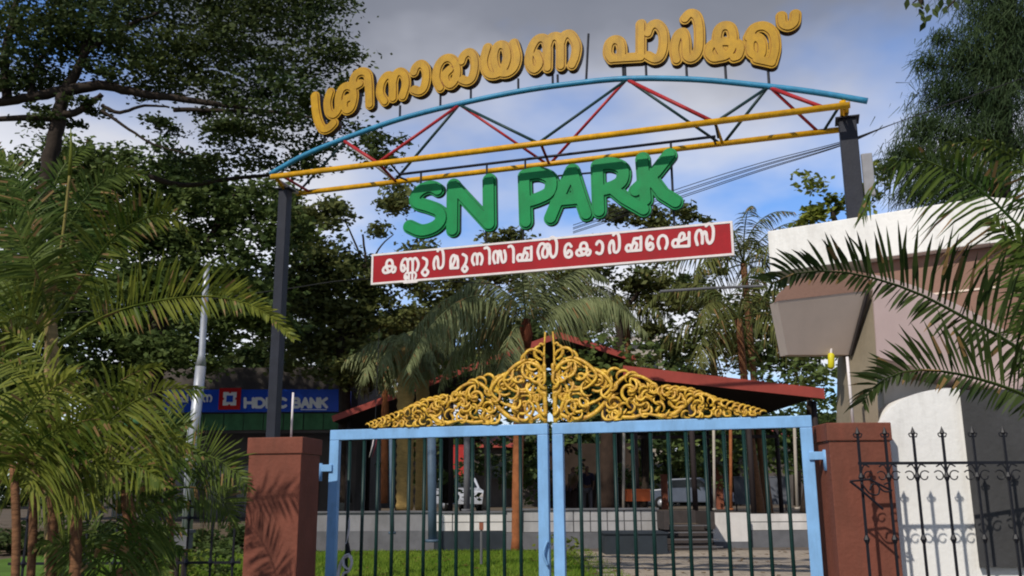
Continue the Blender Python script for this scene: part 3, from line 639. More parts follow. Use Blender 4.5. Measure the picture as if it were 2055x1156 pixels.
# ------------------------------------------------------------------ iron fence
def fence(Y, xs, top, rails, label, x_end0, x_end1, scroll=True, finial=True, grp='iron fences beside the gate'):
    t = thing('iron_fence', label, 'fence', at((x_end0 + x_end1) / 2, 1100, Y), grp)
    zt = at(1900, top, Y).z
    zr = [at(1900, r, Y).z for r in rails]
    X0, X1 = at(x_end0, rails[0], Y).x, at(x_end1, rails[0], Y).x
    for z in ([zr[0], -0.05] if scroll else zr + [-0.05]):
        MB().box(((X0 + X1) / 2, Y, z), (X1 - X0, 0.012, 0.024)).obj('rail', M_fence, t)
    sp = []
    for x in xs:
        X = at(x, rails[0], Y).x; sp.append(X)
        MB().box((X, Y, (zt - 0.04 - 0.47) / 2), (0.018, 0.018, zt - 0.04 + 0.47)).obj('picket', M_fence, t)
        if finial:
            m = MB().tube([(X, Y, zt - 0.06), (X, Y, zt - 0.045), (X, Y, zt - 0.02), (X, Y, zt + 0.012)], [0.009, 0.021, 0.012, 0.001], 6)
            m.tube([(X - 0.026, Y, zt - 0.075), (X + 0.026, Y, zt - 0.075)], 0.006, 6)
            m.tube(smooth_pts([(X - 0.026, Y, zt - 0.075), (X - 0.035, Y, zt - 0.05), (X - 0.02, Y, zt - 0.045)], 3), 0.005, 5)
            m.tube(smooth_pts([(X + 0.026, Y, zt - 0.075), (X + 0.035, Y, zt - 0.05), (X + 0.02, Y, zt - 0.045)], 3), 0.005, 5)
            m.obj('finial', M_fence, t)
        m = MB().tube([(X, Y, zr[1] - 0.035), (X, Y, zr[1]), (X, Y, zr[1] + 0.035)], [0.012, 0.024, 0.012], 6); m.obj('collar', M_fence, t)
        m = MB().tube([(X, Y, zr[2] - 0.035), (X, Y, zr[2]), (X, Y, zr[2] + 0.035)], [0.012, 0.026, 0.012], 6); m.obj('collar', M_fence, t)
    if scroll:
        for a, b in zip(sp[:-1], sp[1:]):
            w = b - a
            for s, base in ((1, a), (-1, b)):
                zc = zr[0] - 0.10
                if True: pts = [(base + s * 0.02 * w, Y, zr[1] + .02), (base + s * 0.05 * w, Y, zr[0] - 0.05), (base + s * .16 * w, Y, zr[0] - 0.012), (base + s * .32 * w, Y, zr[0] - .03)]
                MB().tube(smooth_pts(pts, 4), 0.006, 5).obj('scroll', M_fence, t)
                c = (base + s * 0.26 * w, zr[0] - .105); rr = 0.19 * w; pp = []
                for i in range(14):
                    an = math.pi / 2 + s * (-0.9 + i / 13 * 5.6); q = rr * (1 - 0.5 * i / 13); pp.append((c[0] - 0 + math.cos(an) * q * 1.0, Y, c[1] + math.sin(an) * q))
                MB().tube(pp, 0.0055, 5).obj('scroll', M_fence, t)
    return t
fence(7.75, [1726, 1781, 1838, 1897, 1958, 2020, 2083, 2146], 858, (929, 957, 1082), 'black spear topped iron fence on the right, in front of the white wall', 1722, 2160)
fence(8.9, [60, 120, 180, 240, 300, 345, 382, 430, 474], 985, (1008, 1030, 1120), 'plain dark iron fence on the left, behind the palms and beside the pillar', 30, 490, scroll=False, finial=False)
# scroll bracket by the right pillar
t = thing('iron_bracket', 'small dark red iron scroll bracket leaning before the right gate pillar', 'bracket', at(1740, 1000, 7.72))
MB().tube([at(x, y, 7.70) for x, y in ((1706, 966), (1730, 985), (1772, 1022))], 0.010, 6).obj('bar', M_fence, t)
MB().tube([at(x, y, 7.70) for x, y in ((1706, 966), (1745, 962), (1790, 985))], 0.009, 6).obj('bar', M_fence, t)
MB().tube(smooth_pts([at(x, y, 7.70) for x, y in ((1728, 968), (1745, 990), (1762, 992), (1764, 975), (1750, 972), (1746, 984))], 4), 0.007, 6).obj('scroll', M_fence, t, True)
MB().tube(smooth_pts([at(x, y, 7.70) for x, y in ((1755, 966), (1772, 985), (1786, 985), (1784, 970), (1774, 972))], 4), 0.007, 6).obj('scroll', M_fence, t, True)

# ------------------------------------------------------------------ building on the right
bld = thing('entrance_building', 'mauve brown building with white sloped parapet and white wall behind the right fence', 'building', (4.6, 10, -0.4))
A = at(1540, 466, 9.75); B = at(1975, 393, 8.6)
zt_ = (A.z + B.z) / 2; A.z = zt_; B.z = zt_
Bu = (B - A).normalized(); Bn = Vector((Bu.y, -Bu.x, 0))
zb_ = at(1548, 547, 9.75).z
def slab(p, q, z0, z1, th, m, name, back=True, bev=0.01):
    return MB().prism([Vector((p.x, p.y, z0)), Vector((q.x, q.y, z0)), Vector((q.x, q.y, z1)), Vector((p.x, p.y, z1))], -Bn.normalized() * th if back else Bn * th).obj(name, m, bld, bevel=bev)
if Bn.y > 0: Bn = -Bn
slab(A, B, zb_, zt_, 1.6, M_wall, 'parapet')
Br = at(2050, 480, 9.0); Br2 = B + (Vector((Br.x, Br.y, 0)) - Vector((B.x, B.y, 0)))
# falling gable end of the parapet
p1 = B + Bu * 0.002; q1 = B + Bu * 0.9
MB().prism([Vector((p1.x, p1.y, zb_)), Vector((q1.x, q1.y, zb_)), Vector((q1.x, q1.y, zb_ + .04)), Vector((B.x + Bu.x * .42, B.y + Bu.y * .42, zb_ + .36)), Vector((p1.x, p1.y, zt_))], -Bn * 1.598).obj('parapet', M_wall, bld)
# recessed wall below the parapet
ra = A - Bn * 0.14 + Bu * 1.02; rb = A - Bn * 0.14 + Bu * 5.6
slab(ra, rb, -0.4, zb_ - .001, 1.3, M_brown, 'wall')
MB().prism([Vector((ra.x, ra.y, zb_ - .42)) + Bn * .01, Vector((rb.x, rb.y, zb_ - .42)) + Bn * .01, Vector((rb.x, rb.y, zb_ - .40)) + Bn * .01, Vector((ra.x, ra.y, zb_ - .40)) + Bn * .01], -Bn * .005).obj('drip_line', M_khaki, bld)
# projecting curved canopy: arched front edge, sloping underside
def poly(pts, Y): return [at(x, y, Y) for x, y in pts]
arc1 = smooth_pts([Vector(p + (0,)) for p in [(1560, 604), (1567, 586), (1595, 564), (1640, 549), (1690, 541), (1744, 549)]], 4)
front = [at(p.x, p.y, 8.3) for p in arc1] + [at(1741, 583, 8.3)]
MB().prism([front[-1]] + [front[0]] + front[1:-1], Vector((0, .10, 0))).obj('canopy_fascia', M_brown, bld)
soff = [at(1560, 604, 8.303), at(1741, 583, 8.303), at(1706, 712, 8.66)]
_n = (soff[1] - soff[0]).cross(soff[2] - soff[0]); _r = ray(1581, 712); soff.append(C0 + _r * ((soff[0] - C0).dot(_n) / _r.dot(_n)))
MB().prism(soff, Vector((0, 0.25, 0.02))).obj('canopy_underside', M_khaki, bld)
MB().tube([at(1741, 584, 8.29), at(1707, 712, 8.64)], 0.020, 6).obj('edge_trim', M_step, bld)
arc2 = smooth_pts([Vector(p + (0,)) for p in [(1744, 549), (1800, 562), (1860, 583), (1930, 615), (2000, 652), (2080, 705), (2200, 800)]], 4)
side = [at(p.x, p.y, 8.31 + (p.x - 1744) / 456 * 0.25) for p in arc2]
sb = [at(2200, 830, 8.56), at(1760, 716, 8.32), at(1752, 583, 8.31)]
MB().prism(side + sb, Vector((0.0, 0.9, 0))).obj('canopy_side', mat('bounce_lightened_mauve', (0.50, 0.38, 0.36), 0.8, 0.12, 1.5, dirt=0.15), bld)  # lighter mauve, bounced light on this side put into the colour
MB().prism([at(1741, 583, 8.32), at(1753, 583, 8.32), at(1764, 868, 8.35), at(1704, 868, 8.70), at(1706, 712, 8.69)], Vector((0.0, 0.35, 0))).obj('corner_column', mat('olive_column_paint', (0.27, 0.225, 0.16), 0.8, 0.2, 2.5, bump=0.15, dirt=0.4), bld)
# lower walls
fw = smooth_pts([Vector(p + (0,)) for p in [(1768, 850), (1790, 818), (1830, 793), (1880, 781), (1926, 778)]], 5)
fpoly = [at(p.x, p.y, 8.22) for p in fw]; zl = -0.4
fp = [Vector((p.x, p.y, p.z)) for p in fpoly]
MB().prism(fp + [Vector((fp[-1].x, fp[-1].y, zl)), Vector((fp[0].x, fp[0].y, zl))], Vector((0.05, 0.55, 0))).obj('curved_wall', M_wall, bld)
wp = [at(1764, 690, 8.9), at(2300, 690, 8.9)]
MB().prism([wp[0], wp[1], Vector((wp[1].x, wp[1].y, -0.4)), Vector((wp[0].x, wp[0].y, -0.4))], Vector((0, 0.3, 0))).obj('rear_wall', M_wall, bld)
g0 = at(1927, 783, 8.15); g1 = at(2200, 800, 8.0)
gb = at(1960, 1138, 8.15).z
MB().prism([g0, Vector((g1.x, g1.y, g0.z)), Vector((g1.x, g1.y, gb)), Vector((g0.x, g0.y, gb))], Vector((0.02, 0.06, 0))).obj('grey_panel', M_grey, bld)
MB().prism([Vector((g0.x, g0.y + .07, g0.z - .01)), Vector((g1.x, g1.y + .07, g0.z - .01)), Vector((g1.x, g1.y + .07, -0.45)), Vector((g0.x, g0.y + .07, -0.45))], Vector((0.02, 0.5, 0))).obj('base_wall', M_wall, bld)
# yellow lamp
t = thing('hanging_lamp', 'small yellow lamp hanging under the brown canopy edge', 'lamp', at(1668, 720, 8.6))
MB().tube([at(1668, y, 8.62) for y in (709, 712, 736, 741)], [0.018, 0.031, 0.031, 0.012], 12).obj('globe', M_yellowlamp, t, True)
MB().tube([at(1668, 700, 8.62), at(1668, 711, 8.62)], 0.012, 8).obj('holder', M_wht, t)


# ------------------------------------------------------------------ fronds and palms
def frond(pts, LL, n, sideA, sideB=None, m=M_frondL, name='frond', parent=None, w=0.022, base=0.18, rr=0.012, droop=0.25, tipf=0.35, ang0=74, ang1=36, jit=0.12, gA=1.0, gB=1.0, lenB=1.0, rg=rng, ret=False, rmat=None):
    """feather leaf: rachis through pts, leaflets on both sides (sideA / sideB are world directions)"""
    P = np.array([tuple(p) for p in smooth_pts(pts, 8)]); seg = np.linalg.norm(np.diff(P, axis=0), axis=1); cum = np.concatenate([[0], np.cumsum(seg)]); L = cum[-1]
    def pos(s): return np.array([np.interp(s * L, cum, P[:, k]) for k in range(3)])
    sA = np.array(sideA, float); sB = -sA if sideB is None else np.array(sideB, float)
    V = []
    for side, S_, gl, lf_ in ((0, sA, gA, 1.0), (1, sB, gB, lenB)):
        for i in range(n):
            t = base + (1 - base) * (i + 0.5 * side + rg.uniform(-.3, .3)) / n; t = min(max(t, 0), 0.995)
            p = pos(t); T = pos(min(t + .02, 1)) - pos(max(t - .02, 0)); T /= np.linalg.norm(T) + 1e-9
            s = S_ - T * S_.dot(T); s /= np.linalg.norm(s) + 1e-9
            x = (t - base) / (1 - base)
            ln = LL * lf_ * (0.55 + 0.45 * math.sin(math.pi * min(1, x * 1.15 + .12))) * (1 - (1 - tipf) * max(0, x - .55) / .45) * rg.uniform(.85, 1.12)
            a = R(ang0 + (ang1 - ang0) * x + rg.normal(0, 5)); nn = np.cross(T, s)
            d = T * math.cos(a) + s * math.sin(a) + nn * rg.normal(0, jit); d /= np.linalg.norm(d)
            wv = np.cross(d, nn + rg.normal(0, .35, 3)); wv /= np.linalg.norm(wv) + 1e-9
            g = droop * gl * rg.uniform(.6, 1.4) * ln
            q = [p + d * ln * k - np.array([0, 0, 1]) * g * k * k for k in (0.02, .33, .68, 1.0)]
            ww = [w * .45, w, w * .75, w * .04]
            for k in range(3):
                V.append([q[k] - wv * ww[k] / 2, q[k] + wv * ww[k] / 2, q[k + 1] + wv * ww[k + 1] / 2, q[k + 1] - wv * ww[k + 1] / 2])
    # rachis as a four sided strip
    k_ = 14; C = [pos(i / k_) for i in range(k_ + 1)]
    for i in range(k_):
        T = C[i + 1] - C[i]; T /= np.linalg.norm(T) + 1e-9; a = np.cross(T, [0, 0, 1.0]); a /= np.linalg.norm(a) + 1e-9; b = np.cross(T, a)
        r0, r1 = rr * (1 - .8 * i / k_), rr * (1 - .8 * (i + 1) / k_)
        for u_, v_ in ((a, b), (b, -a), (-a, -b), (-b, a)):
            V.append([C[i] + (u_ + 0) * r0, C[i] + v_ * r0, C[i + 1] + v_ * r1, C[i + 1] + u_ * r1])
    V = np.array(V)
    if ret: return V
    return quads_mesh(name, V, m, parent)
def vdir(px, py):
    return np.array(ray(px, py))
def pfrond(pts, LL, n, flip=1, tilt=0.0, **kw):
    """frond whose rachis is given by (px, py, distance); side A is to the left of its direction of growth as seen"""
    w3 = [at(*p) for p in pts]; mid = pts[len(pts) // 2]; V = vdir(mid[0], mid[1]); T = np.array(w3[-1] - w3[0]); A_ = np.cross(V, T) * flip; A_ /= np.linalg.norm(A_)
    sA = A_ + V * tilt; sB = -A_ + V * tilt
    return frond(w3, LL, n, sA, sB, **kw)
def palm_crown(parent, c, nf, L, LL, m, n=26, w=0.03, up=(0.15, 1.25), hang=0.0, droop=0.5, arch=1.0, seed=1, rr=0.02):
    rg = np.random.default_rng(seed); c = Vector(c)
    for i in range(nf):
        az = 2 * math.pi * (i * 0.382 + rg.uniform(-.04, .04)); e0 = up[1] + (up[0] - up[1]) * (i / max(1, nf - 1)); l = L * rg.uniform(.85, 1.1)
        h = Vector((math.cos(az), math.sin(az), 0)); p = c.copy(); pts = [p.copy()]; e_ = e0
        for k in range(5):
            p = p + (h * math.cos(e_) + Vector((0, 0, 1)) * math.sin(e_)) * (l / 5); pts.append(p.copy()); e_ -= arch * (0.22 + 0.10 * k)
        side = np.cross(np.array(h), [0, 0, 1.0]); dn = np.array([0, 0, -hang])
        frond(pts, LL, n, side + dn, -side + dn, m=m, parent=parent, w=w, droop=droop, rr=rr, jit=.15, rg=rg, base=.16)

# ------------------------------------------------------------------ leafy trees
def leaf_cloud(blobs, size, dens, seed, flat=0.35, clump=1.0, zs=.6):
    """blobs: (centre, radii); small diamond leaves in clumps through each blob's volume"""
    rg = np.random.default_rng(seed); out_ = []
    for c, r in blobs:
        c = np.array(c, float); r = np.array(r, float)
        area = r[0] * r[2] + r[0] * r[1] * .5
        nc = max(4, int(area * 9 * clump)); per = max(6, int(dens * area / nc))
        d = rg.normal(size=(nc, 3)); d /= np.linalg.norm(d, axis=1)[:, None]
        cc = c + d * r * (rg.random((nc, 1)) ** .45)
        sig = min(0.26, 0.16 * r.min() + .07) * (0.7 + rg.random((nc, 1, 1)) * .8)
        pts = cc[:, None, :] + rg.normal(size=(nc, per, 3)) * sig * np.array([1.25 + (.6 - zs), 1.25 + (.6 - zs), zs])
        out_.append(pts.reshape(-1, 3))
    P = np.concatenate(out_); n = len(P)
    a = rg.normal(size=(n, 3)); a[:, 2] *= flat; a /= np.linalg.norm(a, axis=1)[:, None]
    b = rg.normal(size=(n, 3)); b = b - a * (a * b).sum(1)[:, None]; b /= np.linalg.norm(b, axis=1)[:, None]
    s = size * (0.6 + rg.random((n, 1)) * .9)
    return np.stack([P - a * s, P - b * s * .55, P + a * s, P + b * s * .55], 1)
def pblob(px, py, Y, rx, ry, rd=None):
    c = at(px, py, Y); k = (c - C0).length / F0
    return (tuple(c), (rx * k, (rd if rd else rx * .8) * k, ry * k))
def limb(parent, pts, r0, r1, m=M_trunk, name='branch', n=7):
    ps = smooth_pts([at(*p) for p in pts], 5); k = len(ps)
    ps = [p + Vector((rng.normal(0, .03), rng.normal(0, .03), rng.normal(0, .03))) * (r0 * 3) for p in ps]
    return MB().tube(ps, [r0 + (r1 - r0) * i / (k - 1) for i in range(k)], n).obj(name, m, parent, True)
def leafy_tree(label, blobs, limbs, m, size, dens, seed, cat='tree', name='broadleaf_tree', group=None, flat=.35, clump=1.0, zs=.6):
    b0 = pblob(*blobs[0]); t = thing(name, label, cat, (b0[0][0], b0[0][1], 0), group)
    quads_mesh('crown', leaf_cloud([pblob(*b) for b in blobs], size, dens, seed, flat, clump, zs), m, t)
    for i, (pts, r0, r1) in enumerate(limbs): limb(t, pts, r0, r1, name='trunk' if i == 0 else 'branch')
    return t

# great rain tree, upper left
D = 17.0
rain = [(60,60,D,120,70),(210,60,D,120,60),(370,40,D+1,130,60),(520,50,D,120,55),(640,100,D,75,50),(690,110,D,45,30),(120,-10,D,150,50),(420,-30,D,190,40),
        (600,10,D,90,45),(520,150,D,110,45),(390,130,D+1,110,45),(270,150,D,90,30),(60,140,D,90,40),(600,190,D-1,75,35),(470,215,D+.5,100,32),(560,250,D,90,35),
        (460,268,D,80,30),(640,245,D+1,60,35),(350,95,D,90,40),(690,170,D,45,25),(200,215,D,50,14),(330,250,D,50,14),(560,330,D+1,80,30),(440,320,D+1,100,26),(650,300,D+1,50,24),(760,290,D,45,28),(740,270,D,40,22),
        (740,330,D,50,26),(100,230,D,60,16),(20,190,D,50,22)]
leafy_tree('huge dark rain tree with spreading limbs filling the upper left sky', rain,
    [([(88,420,D),(100,330,D),(112,270,D),(122,215,D),(128,180,D)], .17, .12), ([(128,182,D),(150,150,D),(168,110,D),(180,60,D),(190,-30,D)], .11, .05),
     ([(128,182,D),(60,196,D),(-10,208,D),(-80,230,D)], .11, .07), ([(125,186,D),(200,172,D),(280,186,D),(380,200,D),(470,215,D),(600,232,D)], .12, .03),
     ([(118,232,D),(160,222,D),(205,190,D)], .09, .05), ([(205,212,D),(240,226,D),(290,212,D),(340,215,D)], .045, .02), ([(118,240,D),(60,236,D),(-20,240,D)], .08, .05),
     ([(205,222,D),(260,260,D),(310,290,D),(380,310,D)], .035, .015), ([(15,200,D),(10,120,D),(25,40,D),(40,-30,D)], .10, .05), ([(60,196,D),(80,120,D),(140,60,D)], .06, .03),
     ([(350,220,D),(450,222,D),(560,226,D),(650,240,D)], .05, .015), ([(168,110,D),(240,60,D),(330,20,D)], .06, .03), ([(300,355,D+3),(370,372,D+3),(450,360,D+3),(540,352,D+3)], .07, .04)],
    M_leafdark, 0.050, 1750, 1, name='rain_tree', flat=.3, clump=1.9, zs=.30)
# dense trees behind the left palms
D = 24.0
leafy_tree('dark dense tree behind the left palms, its crown below the rain tree', [(200,350,D,120,60),(330,360,D,110,60),(450,400,D,110,60),(540,470,D,80,70),(380,480,D,130,70),(260,470,D,120,70),(120,450,D,110,80),
    (430,560,D,130,60),(300,590,D,120,70),(160,600,D,120,80),(500,640,D,100,60),(350,690,D,130,60),(40,380,D,80,60),(30,560,D,80,80),(220,720,D,110,60),(60,700,D,90,70),(60,770,D,80,50),(150,790,D,80,50),(0,820,D,80,50),(0,680,D,60,50),(230,800,D,60,40)],
    [([(300,1010,D),(310,800,D),(320,600,D)], .3, .2), ([(320,620,D),(420,480,D),(480,380,D)], .14, .05), ([(315,620,D),(220,480,D),(180,380,D)], .14, .05)], M_leafbg, 0.085, 1200, 2, group='trees behind the park entrance')
D = 27.0
leafy_tree('brown green tree between the left arch post and the palm with hanging fronds', [(630,430,D,60,40),(640,510,D,70,60),(700,560,D,70,50),(600,580,D,70,60),(680,640,D,80,60),(740,600,D,50,50),(620,700,D,80,60),(700,740,D,80,50),(760,700,D,50,60),
    (800,640,D,60,40),(600,400,D,50,26),(625,470,D,60,45),(650,590,D,80,60),(800,400,D,34,20),(660,400,D,40,18),(600,520,D,50,40),(790,560,D,60,40)],
    [([(690,1010,D),(688,900,D),(692,780,D),(680,640,D)], .22, .16), ([(690,700,D),(730,620,D),(735,540,D),(728,470,D)], .07, .03), ([(733,560,D),(760,500,D),(790,470,D)], .04, .015), ([(733,540,D),(705,470,D),(690,440,D)], .04, .015),
     ([(680,660,D),(620,620,D),(590,560,D)], .08, .03)], M_leafbrown, 0.085, 1050, 3, group='trees behind the park entrance')
D = 33.0
leafy_tree('olive tree behind the red board, left of its middle', [(800,400,D,50,30),(860,520,D,60,36),(760,460,D+2,28,18),(880,580,D,80,50),(960,540,D,80,40),(850,650,D,80,50),(940,640,D,80,60),(1010,480,D,50,26),(900,720,D,80,40),(1040,560,D,60,50)],
    [([(900,1010,D),(895,850,D),(905,700,D),(900,600,D)], .24, .14), ([(900,640,D),(960,560,D),(1000,500,D)], .09, .04)], M_leafbrown, 0.10, 700, 4, group='trees behind the park entrance')
leafy_tree('olive tree behind the right half of the red board, yellow green at its top', [(1385,430,D,45,20),(1320,445,D,60,25),(1240,440,D,60,25),(1180,520,D,80,40),(1280,560,D,80,36),(1360,600,D,70,40),(1130,590,D,70,50),(1420,540,D,30,20),(1300,660,D,50,24),(1200,640,D,60,36)],
    [([(1240,1010,D),(1236,850,D),(1245,700,D),(1240,600,D)], .24, .14), ([(1240,640,D),(1300,560,D),(1350,480,D)], .09, .04)], M_leafbrown, 0.10, 650, 5, group='trees behind the park entrance')
D = 40.0
leafy_tree('far dark tree seen between the palms right of the board', [(1400,620,D,60,60),(1340,690,D,70,40),(1450,700,D,80,50),(1540,700,D,80,60),(1580,620,D,60,60),(1500,640,D,50,50),(1620,720,D,60,60),(1380,580,D,40,30)],
    [([(1440,1010,D),(1438,850,D),(1430,700,D)], .24, .14)], M_leafdark, 0.14, 300, 6, group='trees behind the park entrance')
D = 22.0
leafy_tree('yellow green leafy tree beside the right arch post', [(1640,360,D,32,26),(1660,400,D,40,26),(1630,430,D,36,18),(1690,440,D,60,26),(1740,400,D,40,36),(1600,450,D,22,12),(1760,350,D,26,24),(1690,500,D,90,40)],
    [([(1700,1000,D),(1698,700,D),(1690,520,D),(1670,420,D)], .16, .06), ([(1690,500,D),(1730,430,D),(1750,370,D)], .06, .02)], M_leafyel, 0.085, 620, 7)
# casuarina, upper right
D = 16.0
t = thing('casuarina_tree', 'tall dark feathery casuarina with drooping needles in the upper right corner', 'tree', (at(2010, 600, D).x, D, 0))
rg = np.random.default_rng(12); V = []
limb(t, [(1990,900,D),(1995,600,D),(2010,350,D),(2020,150,D),(2030,-60,D)], .22, .08, name='trunk')
for i, (x, y, rx, ry) in enumerate([(2000,30,75,60),(1950,110,80,60),(2030,130,60,60),(1900,180,60,40),(1990,200,80,60),(1860,250,55,34),(1940,270,80,40),(2020,290,60,60),(1820,300,45,22),(1880,330,70,40),(1960,360,80,40),(1850,380,60,26),(1930,410,60,26),(2040,60,40,60),(1990,-40,90,40),(1790,330,26,16),(1860,120,26,20),(1890,70,24,14)]):
    limb(t, [(2012,y+60,D),((x+2012)/2,y+20,D),(x-rx*.6,y+6,D)], .045, .01)
    c = np.array(at(x, y, D)); k = D / F0; n = int(rx * ry * .60)
    p = c + rg.normal(size=(n, 3)) * np.array([rx * .5 * k, rx * .5 * k, ry * .5 * k])
    d = np.stack([rg.normal(-.25, .35, n), rg.normal(0, .35, n), -np.abs(rg.normal(.7, .3, n))], 1); d /= np.linalg.norm(d, axis=1)[:, None]
    wv = np.cross(d, rg.normal(size=(n, 3))); wv /= np.linalg.norm(wv, axis=1)[:, None]; l = rg.uniform(.12, .32, (n, 1)); w = .008
    V.append(np.stack([p - wv * w, p + wv * w, p + d * l + wv * w * .4, p + d * l - wv * w * .4], 1))
quads_mesh('crown', np.concatenate(V), M_needle, t)
# leafy twig reaching into the frame at the top right
D = 6.0
t = thing('overhanging_tree', 'few dark broad leaves of a near tree hanging in at the top edge', 'tree', (3.6, 7.0, -0.4))
limb(t, [(2500,1150,D+1),(2450,500,D+1),(2300,-100,D+1),(2100,-160,D),(1930,-80,D),(1860,-30,D),(1845,20,D)], .12, .008, name='trunk')
for pts in (([(1930,-80,D),(1920,-10,D),(1900,18,D)]), ([(1900,-60,D),(1850,-10,D),(1832,6,D)])): limb(t, pts, .012, .004)
rg = np.random.default_rng(3)
for x, y in ((1830,8),(1845,18),(1862,8),(1870,30),(1858,42),(1850,28),(1880,10),(1900,12),(1915,2),(1842,-6),(1890,-4),(1872,18),(1905,-8),(1930,-6),(1822,-4)):
    p = np.array(at(x, y, D)); d = np.array([rg.normal(0, .5), rg.normal(0, .4), -1]); d /= np.linalg.norm(d); s = np.cross(d, [0, 1, .2]); s /= np.linalg.norm(s)
    l, w = .085, .022
    q = np.array([[p - s * w * .3, p + s * w * .3, p + d * l * .5 + s * w, p + d * l * .5 - s * w], [p + d * l * .5 - s * w, p + d * l * .5 + s * w, p + d * l + s * .001, p + d * l - s * .001]])
    quads_mesh('leaf', q, M_leafdark, t)

# palm with hanging grey green fronds, centre
D = 21.0
cp = at(1056, 655, D)
t = thing('fan_palm', 'shaggy palm with grey green hanging fronds behind the gold gate crest', 'palm', (cp.x, D, 0), 'palms in the park')
base = at(1037, 1098, D); MB().tube(smooth_pts([Vector((base.x, D, -.05)), at(1040, 900, D), at(1046, 760, D), at(1054, 690, D)], 5), [.15] + [.12] * 10 + [.11] * 5, 12).obj('trunk', M_otrunk, t, True)
MB().tube([at(1054, 700, D), at(1055, 670, D), at(1056, 640, D)], [.12, .17, .08], 12).obj('crown_shaft', mat('rusty_palm_fibre', (.13, .035, .015), .9, .4, 9, bump=.6), t, True)
for i, f in enumerate([[(1056,650),(1000,600),(930,600),(860,660),(815,740)], [(1056,650),(960,620),(880,640),(830,700)], [(1056,655),(990,640),(920,690),(880,780)], [(1056,650),(1030,600),(960,560),(900,600)],
        [(1056,655),(1010,640),(970,700),(950,790)], [(1056,650),(1050,580),(1040,520),(1000,490)], [(1056,650),(1070,580),(1090,520),(1130,500)], [(1056,650),(1110,600),(1180,575),(1240,600),(1285,650)],
        [(1056,655),(1120,615),(1190,600),(1240,640)], [(1056,650),(1100,580),(1170,540),(1220,560)], [(1056,655),(1030,660),(1010,720),(1000,780)], [(1056,652),(950,590),(880,610),(820,680),(815,720)],
        [(1056,650),(1060,590),(1062,530)], [(1056,655),(1140,610),(1220,600),(1300,670)]]):
    dd = [D + (j * (((i * 7) % 5) - 2) * .22) for j in range(len(f))]
    w3 = [at(a, b, q) for (a, b), q in zip(f, dd)]
    T = np.array(w3[-1] - w3[0]); s = np.cross(T, [0, 0, 1.]); s /= np.linalg.norm(s) + 1e-9
    frond(w3, .66, 84, s * .55 + np.array([0, 0, -.9]), -s * .55 + np.array([0, 0, -.9]), m=M_frondC, parent=t, w=.030, droop=.7, rr=.022, jit=.25, base=.12, ang0=70, ang1=45)
# coconut palms at the right
for i, (x, y, Dk, L, LL, lb, up) in enumerate([(1492, 530, 30, 3.0, .75, 'coconut palm with its crown just right of the red board end', (.0, 1.4)), (1482, 640, 28, 3.2, .8, 'lower coconut palm with arching fronds below the board end, before the far dark tree', (-.4, 1.2)), (1255, 620, 34, 2.6, .7, 'small palm crown right of the shaggy palm, above the red roof', (-.2, 1.2))]):
    c = at(x, y, Dk); t = thing('coconut_palm', lb, 'palm', (c.x, Dk, .6), 'palms in the park')
    MB().tube(smooth_pts([Vector((c.x + .3, Dk, .5)), Vector((c.x + .12, Dk, c.z * .5)), c], 6), [.16, .15, .14, .13, .12, .12, .11, .11, .11, .11, .11, .11, .11][:13], 10).obj('trunk', M_ptrunk, t, True)
    palm_crown(t, c, 15, L, LL, M_frondK, n=34, w=.045, up=up, hang=.5, droop=.6, seed=20 + i, arch=1.0, rr=.03)

# ------------------------------------------------------------------ areca palms, left foreground
D = 7.6
t = thing('areca_palm', 'tallest areca palm at the far left, arching fronds and an upright spear leaf', 'palm', (at(105, 900, D).x, D, -.4), 'areca palms planted left of the gate')
MB().tube(smooth_pts([at(108, 1190, D), at(106, 950, D), at(104, 760, D), at(103, 640, D)], 5), [.066] * 6 + [.060] * 5 + [.055, .055, .05, .045, .04], 12).obj('trunk', mat('pale_areca_trunk', (.30, .21, .09), .8, .4, 6, bump=.5, bscale=14, stretch=(1, 1, 5)), t, True)
MB().tube(smooth_pts([at(103, 690, D), at(96, 620, D), at(92, 560, D)], 5), [.05, .05, .045, .04, .04, .035, .03, .028, .025, .022, .02], 10).obj('crown_shaft', M_sheath, t, True)
MB().tube([at(140, 352, D), at(143, 300, D), at(142, 258, D)], [.018, .015, .004], 8).obj('spear', M_frondY, t, True)
MB().tube(smooth_pts([at(100, 640, D), at(125, 480, D), at(140, 350, D)], 5), .012, 6).obj('spear_stalk', M_sheath, t, True)
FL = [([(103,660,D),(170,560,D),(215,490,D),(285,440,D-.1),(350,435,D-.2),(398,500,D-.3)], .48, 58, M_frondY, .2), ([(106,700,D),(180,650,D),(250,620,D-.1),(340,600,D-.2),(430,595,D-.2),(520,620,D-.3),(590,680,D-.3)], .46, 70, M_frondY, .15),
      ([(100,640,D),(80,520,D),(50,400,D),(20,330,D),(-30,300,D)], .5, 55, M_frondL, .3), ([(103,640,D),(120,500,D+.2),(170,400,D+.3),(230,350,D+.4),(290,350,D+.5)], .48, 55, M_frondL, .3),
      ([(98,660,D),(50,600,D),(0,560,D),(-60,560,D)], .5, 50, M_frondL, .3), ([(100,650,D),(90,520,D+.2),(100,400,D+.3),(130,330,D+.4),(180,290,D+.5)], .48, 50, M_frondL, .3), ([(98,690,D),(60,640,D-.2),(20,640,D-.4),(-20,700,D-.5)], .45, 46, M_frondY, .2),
      ([(103,650,D),(70,540,D-.3),(20,450,D-.4),(-40,420,D-.5)], .48, 50, M_frondL, .3), ([(103,650,D),(150,560,D+.3),(190,450,D+.4),(200,380,D+.4)], .45, 50, M_frondL, .3), ([(103,660,D),(60,560,D+.3),(10,360,D+.5),(-10,290,D+.5)], .5, 50, M_frondL, .3)]
